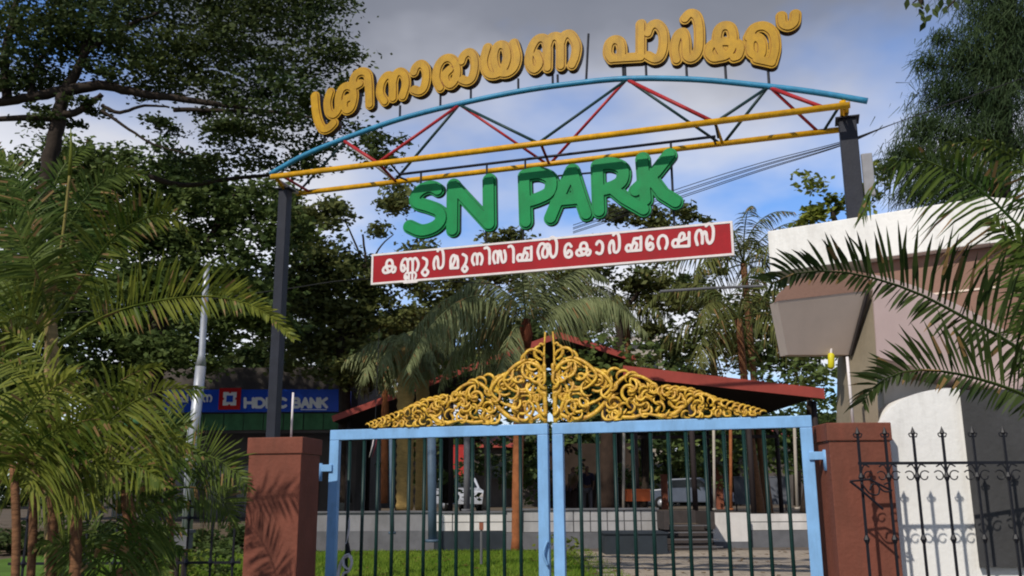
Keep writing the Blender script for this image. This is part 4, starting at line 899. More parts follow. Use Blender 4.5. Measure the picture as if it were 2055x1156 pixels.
for pts, LL, n, m, dr in FL: pfrond(pts, LL, int(n * 1.1), m=m, parent=t, w=.021, droop=dr, rr=.016, tilt=-.2, jit=.16, flip=-1 if pts[-1][0] > 150 else 1, lenB=.5 if pts[-1][0] > 350 else .9)
def areca(label, px, py, D, fr, trunks, m=M_frondY):
    t = thing('areca_palm', label, 'palm', (at(px, py, D).x, D, -.4), 'areca palms planted left of the gate')
    for x0, y0, x1, y1, r in trunks:
        MB().tube(smooth_pts([at(x0, y0, D), at((x0 + x1) / 2 + 4, (y0 + y1) / 2, D), at(x1, y1, D)], 4), r, 9).obj('trunk', M_ptrunk, t, True)
    for pts, LL, n in fr: pfrond(pts, LL, int(n * .95), m=m, parent=t, w=.020, droop=.38, rr=.011, tilt=-.2, jit=.2)
    return t
rr_ = random.Random(5)
def fan(cx, cy, D, specs):
    o = []
    for az, L, LL, n in specs:      # az in degrees as seen, 0 = right, 90 = up
        pts = []; x, y, a = cx, cy, R(az); dd = rr_.uniform(-.3, .3)
        for k in range(6):
            pts.append((x, y, D + dd * k / 5)); x += math.cos(a) * L / 5; y -= math.sin(a) * L / 5
            a += (-1 if math.cos(R(az)) >= 0 else 1) * (0.20 + .05 * k)
        o.append((pts, LL, n))
    return o
areca('clumping areca palm at the lower left with sun tinted drooping fronds and several stems', 120, 900, 6.9, fan(150, 950, 6.9, [(62,330,.36,44),(80,300,.34,40),(100,320,.36,44),(125,300,.36,44),(145,280,.34,40),(40,260,.32,36),(20,200,.3,30),(160,220,.3,32),(92,380,.34,44),(70,230,.3,34),(112,240,.3,34)]),
      [(60,1190,66,900,.03),(100,1190,104,930,.034),(150,1190,148,900,.042)])
areca('dense areca clump in the bottom left corner with pale yellow stems', 10, 950, 6.4, fan(20, 980, 6.4, [(60,280,.34,40),(85,300,.34,40),(110,300,.34,40),(35,240,.32,36),(15,200,.3,30),(70,200,.3,30),(130,220,.3,30),(50,180,.28,30)]),
      [(30,1190,28,930,.028),(-20,1190,-18,930,.03)])
areca('areca palm in shade right of the sun tinted clump, its fronds touching the lamp pole', 300, 950, 7.4, fan(240, 1030, 7.4, [(62,230,.28,36),(80,250,.28,38),(98,240,.28,36),(35,150,.24,30),(115,220,.3,34),(140,200,.3,30)]),
      [(262,1190,246,970,.03),(290,1190,256,990,.028)], M_frondL)
areca('low bushy areca palm at the bottom between the clump and the iron fence', 260, 1100, 7.0, fan(225, 1160, 7.0, [(62,190,.26,32),(80,210,.26,32),(100,200,.26,32),(30,130,.22,26),(130,180,.24,30),(48,170,.24,30),(150,150,.2,26)]),
      [(240,1200,240,1140,.03)], M_frondL)
t = thing('areca_palm', 'young areca palm whose fan of thin leaflets crosses the lamp pole', 'palm', (at(330, 1000, 7.8).x, 7.8, -.4), 'areca palms planted left of the gate')
MB().tube([at(345, 1190, 7.8), at(342, 960, 7.8)], .022, 8).obj('trunk', M_ptrunk, t, True)
for pts, LL, n in (([(342,980,7.8),(370,930,7.8),(420,915,7.7),(480,955,7.6),(500,985,7.6)], .36, 46), ([(342,980,7.8),(360,900,7.9),(330,830,8.0),(280,800,8.0)], .3, 36), ([(342,980,7.8),(400,980,7.9),(450,1010,8.0),(470,1060,8.0)], .3, 36)):
    pfrond(pts, LL, n, m=M_frondL, parent=t, w=.016, droop=.1, rr=.010, tilt=-.1, jit=.15)

# areca palms, right foreground (stems outside the frame)
D = 4.6
t = thing('areca_palm', 'near areca palm at the right edge, long dark fronds before the white parapet', 'palm', (at(2220, 900, D).x, D, -.4), 'areca palms at the right edge')
MB().tube(smooth_pts([at(2230, 1500, D), at(2225, 1100, D), at(2200, 860, D)], 5), [.06] * 11, 12).obj('trunk', M_ptrunk, t, True)
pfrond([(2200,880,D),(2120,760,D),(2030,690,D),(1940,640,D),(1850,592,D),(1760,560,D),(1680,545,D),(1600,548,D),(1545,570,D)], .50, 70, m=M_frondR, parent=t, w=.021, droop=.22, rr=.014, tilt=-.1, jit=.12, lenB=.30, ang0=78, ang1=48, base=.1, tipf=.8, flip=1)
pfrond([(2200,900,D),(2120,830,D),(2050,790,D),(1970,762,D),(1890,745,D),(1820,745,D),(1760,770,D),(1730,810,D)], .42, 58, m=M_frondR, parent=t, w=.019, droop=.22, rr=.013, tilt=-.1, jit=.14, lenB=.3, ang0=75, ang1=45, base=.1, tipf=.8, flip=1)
t = thing('areca_palm', 'areca palm at the upper right, green fronds with long hanging leaflets', 'palm', (at(2250, 700, 5.4).x, 5.4, -.4), 'areca palms at the right edge')
D = 5.4
MB().tube(smooth_pts([at(2270, 1500, D), at(2265, 1000, D), at(2240, 700, D)], 5), [.06] * 11, 12).obj('trunk', M_ptrunk, t, True)
for pts, LL, n, dr, lb in (([(2240,720,D),(2130,560,D),(2040,450,D),(1960,375,D),(1880,330,D),(1810,320,D),(1755,370,D),(1730,440,D)], .42, 66, .5, 1), ([(2240,700,D),(2160,500,D+.3),(2080,360,D+.3),(1990,290,D+.3),(1900,290,D+.3)], .42, 54, .6, 1),
       ([(2240,720,D),(2150,620,D-.2),(2090,520,D-.2),(2020,470,D-.2),(1990,440,D-.2)], .42, 50, .3, 1), ([(2240,760,D),(2160,700,D),(2100,640,D),(2060,560,D)], .38, 50, .3, 1)):
    pfrond(pts, LL, n, m=M_frondL, parent=t, w=.020, droop=dr, rr=.016, tilt=-.2, jit=.2, base=.1)

# ------------------------------------------------------------------ park ground, paving, lawn
lawn = MB().box((-3.0, 15.2, -0.006), (14.0, 10.6, 0.012)); lo_ = lawn.obj('lawn', M_lawn); struct(lo_)
rg = np.random.default_rng(4); n = 60000
gx = rg.uniform(-7, 1.6, n); gy = 10.4 + (rg.random(n) ** 1.2) * 10
keep = gx < 0.9 + (gy - 10) * 0.02 + .9 * (gy > 12.5) ; gx, gy = gx[keep], gy[keep]; n = len(gx)
p = np.stack([gx, gy, np.zeros(n)], 1); h = rg.uniform(.03, .085, (n, 1)); d = np.concatenate([rg.normal(0, .35, (n, 2)), np.ones((n, 1))], 1) * h
wv = rg.normal(size=(n, 3)); wv[:, 2] = 0; wv /= np.linalg.norm(wv, axis=1)[:, None]; wv *= .009
stuff(tag(quads_mesh('grass', np.stack([p - wv, p + wv, p + d], 1), M_grass), 'short bright green lawn grass behind the left gate leaf', 'grass'))
# paved path
struct(MB().box((5.8, 14.9, 0.010), (9.4, 12.0, 0.020)).obj('paving', M_joint)); pav = bpy.data.objects['paving']
proto = None; cnt = 0
pm = MB().box((0, 0, 0), (.385, .385, .03)).obj('paver', M_paver, pav, bevel=0.0); pmesh = pm.data; bpy.data.objects.remove(pm)
for iy in range(21):
    for ix in range(14):
        y = 11.3 + iy * .4; x = 1.45 + ix * .4
        px_lim = 0.326 * y + .3
        if x > px_lim + .6 or x < .95 + (20 - y) * .06: continue
        o = bpy.data.objects.new('paver', pmesh); COL.objects.link(o); o.parent = pav; o.location = (x + (iy % 2) * .2, y, .022 + random.uniform(-.004, .004)); o.rotation_euler = (random.uniform(-.008, .008), random.uniform(-.008, .008), random.uniform(-.01, .01))
        cnt += 1

# ------------------------------------------------------------------ terrace wall, steps, planters
YT = 21.0
struct(MB().box((0, 61, 0.26), (90, 79.4, 0.52)).obj('terrace', M_ground))          # ground level of the upper park
def tp(px, py, Y=YT): return at(px, py, Y)
def wallseg(name, label, x0, x1, yt, ym, yb, Y, mtop, mbot, cap=True, group='low terrace walls', panel=0.0):
    a = at(x0, yt, Y); b = at(x1, yt, Y); zt2 = (a.z + b.z) / 2; zm = at((x0 + x1) / 2, ym, Y).z; xa, xb = a.x, b.x
    t = thing(name, label, 'wall', ((xa + xb) / 2, Y, 0), group)
    if panel > 0:
        k = max(1, round((xb - xa) / panel)); w = (xb - xa) / k
        for i in range(k):
            hh = (zt2 - zm) / 2
            for r_ in (0, 1):
                MB().box((xa + w * (i + .5), Y + .15, zm + hh * (r_ + .5)), (w - .025, .30 + rr_.uniform(-.006, .006), hh - .018)).obj('panel', mtop, t)
        MB().box(((xa + xb) / 2, Y + .16, (zt2 + zm) / 2), (xb - xa - .01, .27, zt2 - zm - .01)).obj('core', M_tergrey, t)
    else:
        MB().box(((xa + xb) / 2, Y + .15, (zt2 + zm) / 2), (xb - xa, .30, zt2 - zm)).obj('body', mtop, t)
    MB().box(((xa + xb) / 2, Y + .14, zm / 2 - .002), (xb - xa, .36, zm)).obj('plinth', mbot, t)
    if cap: MB().box(((xa + xb) / 2, Y + .15, zt2 + .021), (xb - xa + .04, .38, .04)).obj('coping', M_tergrey, t, bevel=.005)
    return t
wallseg('terrace_wall', 'shade tinted grey stretch of the low terrace wall behind the left end of the lawn', 500, 872, 1030, 1066, 1092, YT, mat('shade_tinted_terrace_paint', (.24, .235, .245), .8, .3, 1.5, dirt=.5), M_tergrey)  # terrace paint darkened, shade of this stretch put into its colour
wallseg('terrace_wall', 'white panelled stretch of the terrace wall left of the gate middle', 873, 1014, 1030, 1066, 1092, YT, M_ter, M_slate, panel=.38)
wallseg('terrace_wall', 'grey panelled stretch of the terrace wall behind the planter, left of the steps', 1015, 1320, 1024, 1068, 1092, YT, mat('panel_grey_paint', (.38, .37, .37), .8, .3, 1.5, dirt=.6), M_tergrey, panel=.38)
wallseg('terrace_wall', 'plain white end block right of the dark steps', 1429, 1500, 1029, 1087, 1096, YT - .25, M_ter, M_tergrey, cap=False)
wallseg('terrace_wall', 'white panelled wall with grey plinth at the right end of the terrace', 1501, 1720, 1030, 1064, 1094, YT, M_ter, M_tergrey, cap=False, panel=.5)
t = thing('planter_box', 'slate dark planter box before the terrace wall, left of the steps', 'planter', (at(1270, 1100, 19).x, 19, 0))
a = at(1214, 1072, 18.4); b = at(1338, 1072, 18.4)
MB().box(((a.x + b.x) / 2, 19.0, a.z / 2), (b.x - a.x, 1.3, a.z)).obj('body', M_slate, t, bevel=.01)
MB().box(((a.x + b.x) / 2, 19.0, a.z + .012), (b.x - a.x + .05, 1.35, .03)).obj('rim', M_slate, t)
t = thing('stone_steps', 'dark stone steps climbing to the terrace between white wall ends', 'steps', (at(1380, 1100, 20).x, 20, 0))
x0 = at(1336, 1080, 20.2).x; x1 = at(1428, 1080, 20.2).x
for i in range(4):
    MB().box(((x0 + x1) / 2, 19.75 + .32 * i + .6, .065 + .13 * i), (x1 - x0, 1.2, .118)).obj('step', M_step, t, bevel=.006)
    MB().box(((x0 + x1) / 2, 19.15 + .32 * i + .03, .065 + .13 * i + .061), (x1 - x0 + .01, .08, .016)).obj('nosing', M_tergrey, t)
MB().box(((x0 + x1) / 2, 21.9, .66), (x1 - x0, .08, .30)).obj('riser_panel', M_step, t)
for sx in (x0, x1): MB().box((sx, 20.8, .62), (.10, 1.6, .36)).obj('cheek_wall', M_step, t)

# ------------------------------------------------------------------ red roofed pavilion
pav_t = thing('pavilion', 'low open pavilion with red gabled roof and a red edged lean-to behind the gate', 'pavilion', (1.5, 28, .5))
def roof_slope(a, b, dy, nrib, name='roof_panel'):
    a = Vector(a); b = Vector(b); n = (b - a).cross(Vector((0, 1, 0))).normalized()
    if n.z < 0: n = -n
    k = 8
    for i in range(k):      # sheets laid side by side, running down the slope
        o = Vector((0, dy * i / k, 0)); MB().prism([a + o, b + o, b + o + Vector((0, dy / k - .02, 0)), a + o + Vector((0, dy / k - .02, 0))], n * (.045 + .012 * (i % 2))).obj(name, M_roof, pav_t)
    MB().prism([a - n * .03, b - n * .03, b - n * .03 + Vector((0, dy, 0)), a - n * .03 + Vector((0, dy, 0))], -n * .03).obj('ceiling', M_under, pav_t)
    MB().prism([a + Vector((0, -.06, 0)) + n * .10, b + Vector((0, -.06, 0)) + n * .10, b + Vector((0, -.06, 0)) - n * .07, a + Vector((0, -.06, 0)) - n * .07], Vector((0, .05, 0))).obj('barge_board', M_roof, pav_t)
ap = at(1121, 674, 26.0)
roof_slope(ap, at(668, 842, 26.0), 6.0, 8); roof_slope(ap + Vector((.01, 0, 0)), at(1275, 722, 26.0), 6.0, 4)
ca, cb_ = at(1250, 742, 24.0), at(1652, 788, 24.0)
roof_slope(ca, cb_, 6.5, 8, 'lean_to_panel')
MB().prism([ca + Vector((0, -.10, .10)), cb_ + Vector((0, -.10, .10)), cb_ + Vector((0, -.10, -.17)), ca + Vector((0, -.10, -.20))], Vector((0, .035, 0))).obj('fascia', M_roof, pav_t)
for px_c, Yc in ((700, 26.5), (800, 26.5), (905, 26.5), (1275, 24.4), (1390, 24.4), (1505, 24.4), (1640, 24.4), (740, 31), (860, 31), (1290, 30), (1420, 30), (1560, 30)):
    p = at(px_c, 900, Yc); top = 3.55 if px_c > 1200 else at(px_c, 842 - (px_c - 668) * .37, 26).z * .98
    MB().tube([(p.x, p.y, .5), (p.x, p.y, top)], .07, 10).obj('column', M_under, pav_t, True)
k0 = at(1165, 930, 29)
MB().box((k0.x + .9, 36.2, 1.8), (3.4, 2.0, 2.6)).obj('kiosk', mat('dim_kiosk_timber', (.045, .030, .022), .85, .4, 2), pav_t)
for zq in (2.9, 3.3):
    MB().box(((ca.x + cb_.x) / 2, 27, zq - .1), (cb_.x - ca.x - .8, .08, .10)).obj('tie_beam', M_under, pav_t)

# ------------------------------------------------------------------ posts, trunks and things seen through the bars
def pole(label, pxt, pyt, pxb, pyb, Y, r, m, name='pole', cat='pole', rt=None, group=None):
    a = at(pxt, pyt, Y); b = at(pxb, pyb, Y); t = thing(name, label, cat, tuple(b), group)
    MB().tube([b, a.lerp(b, .5), a], [r, r, rt or r], 12).obj('shaft', m, t, True)
    MB().tube([b, b + Vector((0, 0, .05))], r * 1.7, 12).obj('base', m, t, True)
    return t
D = 13.0
t = thing('steel_pole', 'slim galvanised tapering pole standing among the left areca palms', 'pole', tuple(at(372, 1080, D)))
MB().tube([at(374, 1080, D), at(390, 860, D), at(403, 735, D)], .072, 14).obj('pole', M_galv, t, True)
MB().tube([at(403, 735, D), at(405, 712, D), at(412, 590, D), at(415, 535, D)], [.074, .046, .044, .04], 14).obj('pole_top', M_galv, t, True)
MB().tube([at(415, 536, D), at(415, 528, D)], [.05, .02], 10).obj('pole_cap', M_galv, t, True)
pole('thin steel conduit beside the galvanised lamp pole', 378, 845, 366, 1075, 12.6, .014, M_galv, 'conduit', 'conduit')
pole('blue grey square post at the left of the gate view', 785, 875, 787, 1072, 19.5, .045, M_bluep, group='poles seen through the gate')
pole('taller blue grey post in front of the terrace wall', 866, 870, 868, 1088, 18.5, .085, M_bluep, group='poles seen through the gate')
pole('pale grey post beside the red sheet and white car', 937, 850, 937, 1026, 22, .075, M_tergrey, group='poles seen through the gate')
pole('thin pale pole above the orange litter bin', 1252, 850, 1251, 1028, 24, .035, M_bldpale, group='poles seen through the gate')
pole('thin pale post right of the steps top', 1432, 850, 1434, 1024, 24, .035, M_bldpale, group='poles seen through the gate')
pole('pinkish thin post above the white end block', 1466, 850, 1467, 1024, 24, .04, M_otrunk, group='poles seen through the gate')
pole('rightmost thin pale post beside the right gate stile', 1594, 850, 1600, 1022, 24, .04, M_bldpale, group='poles seen through the gate')
def trunk(label, px, pyt, pyb, Y, r, m, rings=0, crown=None, seed=1):
    b = at(px, pyb, Y); a = at(px + 3, pyt, Y); t = thing('park_palm', label, 'palm', tuple(b), 'palm trunks in the park')
    n = 36 if rings else 8
    MB().tube([b.lerp(a, i / n) for i in range(n + 1)], [r * (1 + (.10 if i % 2 else -.05) * (1 if rings else .3)) for i in range(n + 1)], 12).obj('trunk', m, t, True)
    palm_crown(t, a, 11, 1.4, .5, M_frondC, n=26, w=.04, up=(-.5, 1.0), hang=.6, droop=.7, seed=seed)
    return t
trunk('ochre ringed palm trunk left of the taller blue grey post', 812, 700, 1024, 23.5, .21, M_ytrunk, 1, seed=31)
trunk('second ochre ringed palm trunk, just right of the first', 846, 690, 1024, 24.5, .17, M_ytrunk, 1, seed=32)
trunk('thin orange brown trunk near the left gate stile', 771, 720, 1010, 26, .10, M_otrunk, seed=33)
def stem(label, px, pyb, Y, r, m, ptop, sz):
    b = at(px, pyb, Y); a = at(px + sz, ptop, Y); t = thing('park_tree', label, 'tree', tuple(b), 'tree trunks under the pavilion trees')
    MB().tube(smooth_pts([b, b.lerp(a, .4) + Vector((.08, 0, 0)), a], 5), [r * (1 - .04 * i) for i in range(11)], 10).obj('trunk', m, t, True)
    quads_mesh('crown', leaf_cloud([(tuple(a + Vector((0, 0, .7))), (1.5, 1.5, .8)), (tuple(a + Vector((.9, .3, .3))), (1.1, 1.1, .6))], .10, 170, int(px)), M_leafbg, t)
stem('broad dark trunk right behind the gate middle', 1214, 1022, 26, .30, mat('dark_wet_bark', (.045, .028, .02), .9, .4, 6, bump=.5), 760, 4)
stem('slim brown trunk left of the steps, seen through the right leaf', 1290, 1022, 29, .12, M_trunk, 800, 6)
stem('greyish trunk between the two gate stiles on the terrace', 975, 1024, 25, .12, M_gtrunk, 820, -4)
stem('brown trunk leaning at the right end of the terrace', 1615, 1030, 26, .14, M_trunk, 800, 10)
def bpost(label, x0, x1, yt, yb, Y):
    a = at(x0, yt, Y); b = at(x1, yb, Y); t = thing('brick_post', label, 'post', ((a.x + b.x) / 2, Y, b.z), 'brick red posts along the far park edge')
    w = b.x - a.x; MB().box(((a.x + b.x) / 2, Y, (a.z + b.z) / 2), (w, w, a.z - b.z)).obj('shaft', M_brick, t, bevel=.01)
    MB().box(((a.x + b.x) / 2, Y, a.z + .03), (w * 1.2, w * 1.2, .06)).obj('cap', M_brick, t)
for a in (('leftmost brick red post, beside the left gate stile', 683, 701, 925, 1010, 38), ('brick red post left of the parked grey car', 1326, 1341, 955, 1022, 38), ('brick red post right of the parked grey car', 1434, 1452, 935, 1022, 38), ('pair mate brick red post near the first one', 706, 716, 935, 1010, 40)): bpost(*a)
# red sheet / banner stand
def panelbox(name, label, cat, x0, x1, y0, y1, Y, th, m, legs=True, zg=.52):
    a = at(x0, y0, Y); b = at(x1, y1, Y); t = thing(name, label, cat, ((a.x + b.x) / 2, Y, zg))
    MB().box(((a.x + b.x) / 2, Y, (a.z + b.z) / 2), (b.x - a.x, th, a.z - b.z)).obj('panel', m, t, bevel=.01)
    MB().box(((a.x + b.x) / 2, Y, a.z + .02), (b.x - a.x + .04, th + .04, .04)).obj('rim', m, t)
    if legs:
        for x in (a.x + .06, b.x - .06): MB().tube([(x, Y, zg), (x, Y, b.z + .02)], .03, 8).obj('leg', M_under, t)
    return t
panelbox('notice_panel', 'bright red standing panel behind the white car left of the gate middle', 'panel', 895, 933, 895, 958, 44, .1, M_redbox)
panelbox('litter_bin', 'orange litter bin standing on the terrace left of the steps', 'litter bin', 1256, 1303, 985, 1006, 24.5, .5, M_orange)
panelbox('sheet_fence', 'grey sheet fence panel at the far right of the park', 'fence', 1472, 1580, 958, 1012, 40, .06, M_sheet)
panelbox('meter_box', 'small grey box on the lawn between the left palms and the fence', 'box', 350, 381, 1070, 1102, 11.5, .2, M_tergrey, zg=0.0)
panelbox('tarpaulin_stall', 'stall with a violet blue sheet at the far left of the park', 'stall', 722, 762, 912, 938, 42, .5, mat('violet_blue_sheet', (.16, .14, .42), .7, .3, 2))
# striped flag cloth hung behind the left bars
t = thing('flag', 'red and white cloth hanging on a thin rope behind the left gate bars', 'flag', tuple(at(745, 900, 10.6)))
a = at(752, 868, 10.6); b = at(741, 918, 10.6)
for k, m in enumerate((M_wht, mat('maroon_cloth', (.14, .02, .035), .9, .3, 8))):
    o_ = Vector((.035 * k, .01 * k, 0)); MB().tube([a + o_, a.lerp(b, .5) + o_ + Vector((.01, 0, 0)), b + o_], [.012, .022, .010], 8, flat=.4).obj('strip', m, t, True)
MB().tube([a, a + Vector((.02, 0, 1.2))], .004, 5).obj('rope', M_wire, t)
# cars parked beyond the terrace
def car(label, px, Y, m, ang, zg=.52, name='parked_car'):
    c = at(px, 1000, Y); t = thing(name, label, 'car', (c.x, Y, zg), 'cars parked beyond the park')
    ca, sa = math.cos(ang), math.sin(ang); X = Vector((ca, sa, 0)); Yv = Vector((-sa, ca, 0))
    def w(x, y, z): return Vector((c.x, Y, zg)) + X * x + Yv * y + Vector((0, 0, z))
    prof = [(-2.1,.35),(-2.12,.75),(-1.95,.92),(-1.3,.98),(-.85,1.45),(.6,1.5),(1.25,1.05),(2.0,.9),(2.1,.6),(2.08,.32)]
    MB().prism([w(x, -.82, z) for x, z in prof], Yv * 1.64).obj('body', m, t, bevel=.05)
    MB().prism([w(x, -.832, z) for x, z in [(-1.12,1.02),(-.78,1.38),(.5,1.42),(1.0,1.06)]], Yv * 1.664).obj('side_window', M_glass, t)
    MB().prism([w(1.27, -.65, 1.08), w(1.27, .65, 1.08), w(.68, .62, 1.475), w(.68, -.62, 1.475)], X * .03 + Vector((0, 0, .02))).obj('windscreen', M_glass, t)
    MB().prism([w(-1.33, -.65, 1.02), w(-1.33, .65, 1.02), w(-.93, .62, 1.42), w(-.93, -.62, 1.42)], X * -.03 + Vector((0, 0, .02))).obj('rear_window', M_glass, t)
    for sx in (-1.3, 1.3):
        for sy in (-.78, .78):
            wh = MB().tube([w(sx, sy - .1, .32), w(sx, sy + .1, .32)], .32, 18).obj('wheel', M_tyre, t, True)
            MB().tube([w(sx, sy - .108, .32), w(sx, sy + .108, .32)], .18, 12).obj('rim', M_galv, wh, True)
    for sy in (-.6, .6): MB().box(w(2.08, sy, .72), (.06, .3, .14), u=X).obj('headlight', M_wht, t)
    MB().box(w(2.09, 0, .45), (.08, 1.6, .2), u=X).obj('bumper', m, t); MB().box(w(-2.1, 0, .45), (.08, 1.6, .2), u=X).obj('bumper', m, t)
    for sy in (-.62, .62): MB().box(w(-2.1, sy, .78), (.06, .25, .14), u=X).obj('tail_light', M_signred, t)
car('white car parked beyond the park, below the red panel', 912, 43, M_carw, R(-70))
car('grey blue car parked beyond the park between two brick red posts', 1383, 46, M_carg, R(-12))

# ------------------------------------------------------------------ people under the pavilion
def person(label, px, Y, zg, shirt, trou, ang, arm=0.0):
    c = at(px, 1000, Y); t = thing('person', label, 'person', (c.x, Y, zg)); ca, sa = math.cos(ang), math.sin(ang)
    def w(x, y, z): return Vector((c.x + x * ca - y * sa, Y + x * sa + y * ca, zg + z))
    def skin(name, vs, es, m, root=0):
        me = bpy.data.meshes.new(name); me.from_pydata([tuple(w(*v[:3])) for v in vs], es, []); me.materials.append(m); o = link(name, me, t)
        sk = o.modifiers.new('skin', 'SKIN'); sk.use_smooth_shade = True
        for i, v in enumerate(vs): me.skin_vertices[0].data[i].radius = (v[3], v[3] * .8)
        me.skin_vertices[0].data[root].use_root = True
        o.modifiers.new('sub', 'SUBSURF').levels = 1; o.modifiers['sub'].render_levels = 1
        return o
    V = [(0,0,.95,.13),(0,0,1.15,.12),(0,0,1.36,.13),(0,0,1.47,.055),(0,.01,1.56,.085),(0,.01,1.66,.075),
         (-.10,0,.86,.085),(-.11,.03,.48,.06),(-.11,0,.09,.04),(-.11,.13,.04,.035),(.10,0,.86,.085),(.12,-.02,.48,.06),(.13,-.03,.09,.04),(.13,.10,.04,.035),
         (-.19,0,1.38,.055),(-.24,.0,1.12,.042),(-.22,.12+arm,.92,.032),(-.21,.17+arm,.84,.026),(.19,0,1.38,.055),(.25,.02,1.12,.042),(.23,.10,.90,.032),(.22,.14,.82,.026)]
    E_ = [(0,1),(1,2),(2,3),(3,4),(4,5),(0,6),(6,7),(7,8),(8,9),(0,10),(10,11),(11,12),(12,13),(2,14),(14,15),(15,16),(16,17),(2,18),(18,19),(19,20),(20,21)]
    skin('body', V, E_, M_skin)
    g = .018
    skin('shirt', [(0,0,.90,.14+g),(0,0,1.15,.125+g),(0,0,1.37,.135+g),(0,0,1.44,.065),(-.19,0,1.38,.06+g),(-.235,0,1.14,.05+g),(.19,0,1.38,.06+g),(.245,.02,1.14,.05+g)], [(0,1),(1,2),(2,3),(2,4),(4,5),(2,6),(6,7)], shirt)
    skin('trousers', [(0,0,.93,.135+g),(-.10,0,.84,.09+g),(-.11,.03,.48,.065+g),(-.11,0,.12,.05+g),(.10,0,.84,.09+g),(.12,-.02,.48,.065+g),(.13,-.03,.12,.05+g)], [(0,1),(1,2),(2,3),(0,4),(4,5),(5,6)], trou)
    skin('hair', [(0,-.025,1.60,.088),(0,-.01,1.675,.075)], [(0,1)], M_hair)
person('person in a dark top and grey trousers standing on the terrace behind the right leaf', 1179, 33, .52, mat('dark_shirt', (.03, .025, .05), .85, .2, 9), mat('grey_trousers', (.16, .14, .15), .85, .2, 9), R(170))
person('person in an ochre shirt standing in the shade right of the gate middle', 1151, 34, .52, mat('ochre_shirt', (.20, .13, .06), .85, .2, 9), mat('brown_trousers', (.06, .035, .03), .85, .2, 9), R(120))

# ------------------------------------------------------------------ bank building, left
D = 29.0
t = thing('bank_building', 'dim low bank building behind the left trees with green shade net below its sign', 'building', (at(500, 900, D).x, D + 3, -.02))
a = at(180, 740, D + .6); b = at(720, 740, D + .6)
MB().box(((a.x + b.x) / 2, D + 3.6, a.z / 2), (b.x - a.x, 6, a.z)).obj('wall', M_bld, t)
for k in range(9):
    xx = a.x + (b.x - a.x) * (k + .5) / 9; MB().box((xx, D + .57, 1.35), (.62, .06, 1.6)).obj('window', M_glass, t)
an = at(250, 832, D - .3); bn = at(690, 862, D - .3)
for k in range(11):
    x0 = an.x + (bn.x - an.x) * k / 11; x1 = an.x + (bn.x - an.x) * (k + 1) / 11 - .03
    MB().box(((x0 + x1) / 2, D - .3 + rr_.uniform(-.03, .03), (an.z + bn.z) / 2), (x1 - x0, .04, an.z - bn.z)).obj('net_panel', M_net, t)
MB().box(((a.x + b.x) / 2, D - .28, bn.z - .06), (b.x - a.x, .1, .08)).obj('beam', M_bld, t)
sg = thing('bank_sign', 'long blue HDFC BANK fascia sign with a red and white square emblem', 'sign', (at(500, 810, D).x, D - .4, 3))
BF = Frame((at(500, 810, D - .4).x, D - .4), R(-1.5))
s0 = BF.dz(300, 790)[0]; s1, zt3 = BF.dz(704, 781); zb3 = BF.dz(704, 826)[1]
MB().box(BF.w((s0 + s1) / 2, (zt3 + zb3) / 2, -.06), (s1 - s0, .12, zt3 - zb3), u=BF.u).obj('panel', M_signblue, sg)
l0, lz1 = BF.dz(441, 780); l1, lz0 = BF.dz(482, 821); q = (l1 - l0)
zc3 = (lz0 + lz1) / 2; dc = (l0 + l1) / 2
MB().box(BF.w(dc, zc3, .012), (q, .02, q), u=BF.u).obj('emblem', M_signred, sg)
MB().box(BF.w(dc, zc3, .026), (q * .62, .006, q * .62), u=BF.u).obj('emblem_square', M_signwhite, sg)
MB().box(BF.w(dc, zc3, .033), (q * .30, .006, q * .30), u=BF.u).obj('emblem_core', M_signblue, sg)
for dx, dz_ in ((0, .31), (0, -.31), (.31, 0), (-.31, 0)):
    MB().box(BF.w(dc + dx * q, zc3 + dz_ * q, .0325), (q * .10, .005, q * .10), u=BF.u).obj('emblem_notch', M_signred, sg)
for wd_, x0, x1 in (('HDFC', 492, 580), ('BANK', 588, 660)):
    for k, ch in enumerate(wd_):
        w_ = (x1 - x0) / 4; st = glyph(BF, ch, x0 + w_ * k, x0 + w_ * (k + .74), 817, 817, 17, .0)
        stroke_sdf_mesh(MB(), st, .045, .022, .002, .012 + k * .0002, BF.w).obj('letter', M_signwhite, sg)
for k, g in enumerate(('ma', 'pa', 'ra', 'na')):
    st = glyph(BF, g, 335 + k * 24, 353 + k * 24, 806, 806, 13, .0); stroke_sdf_mesh(MB(), st, .028, .02, .002, .012 + k * .0002, BF.w).obj('letter', M_signwhite, sg)
st = [[BF.dz(604, 822), BF.dz(655, 822)]]; stroke_sdf_mesh(MB(), st, .012, .01, .002, .01, BF.w).obj('underline', M_signwhite, sg)

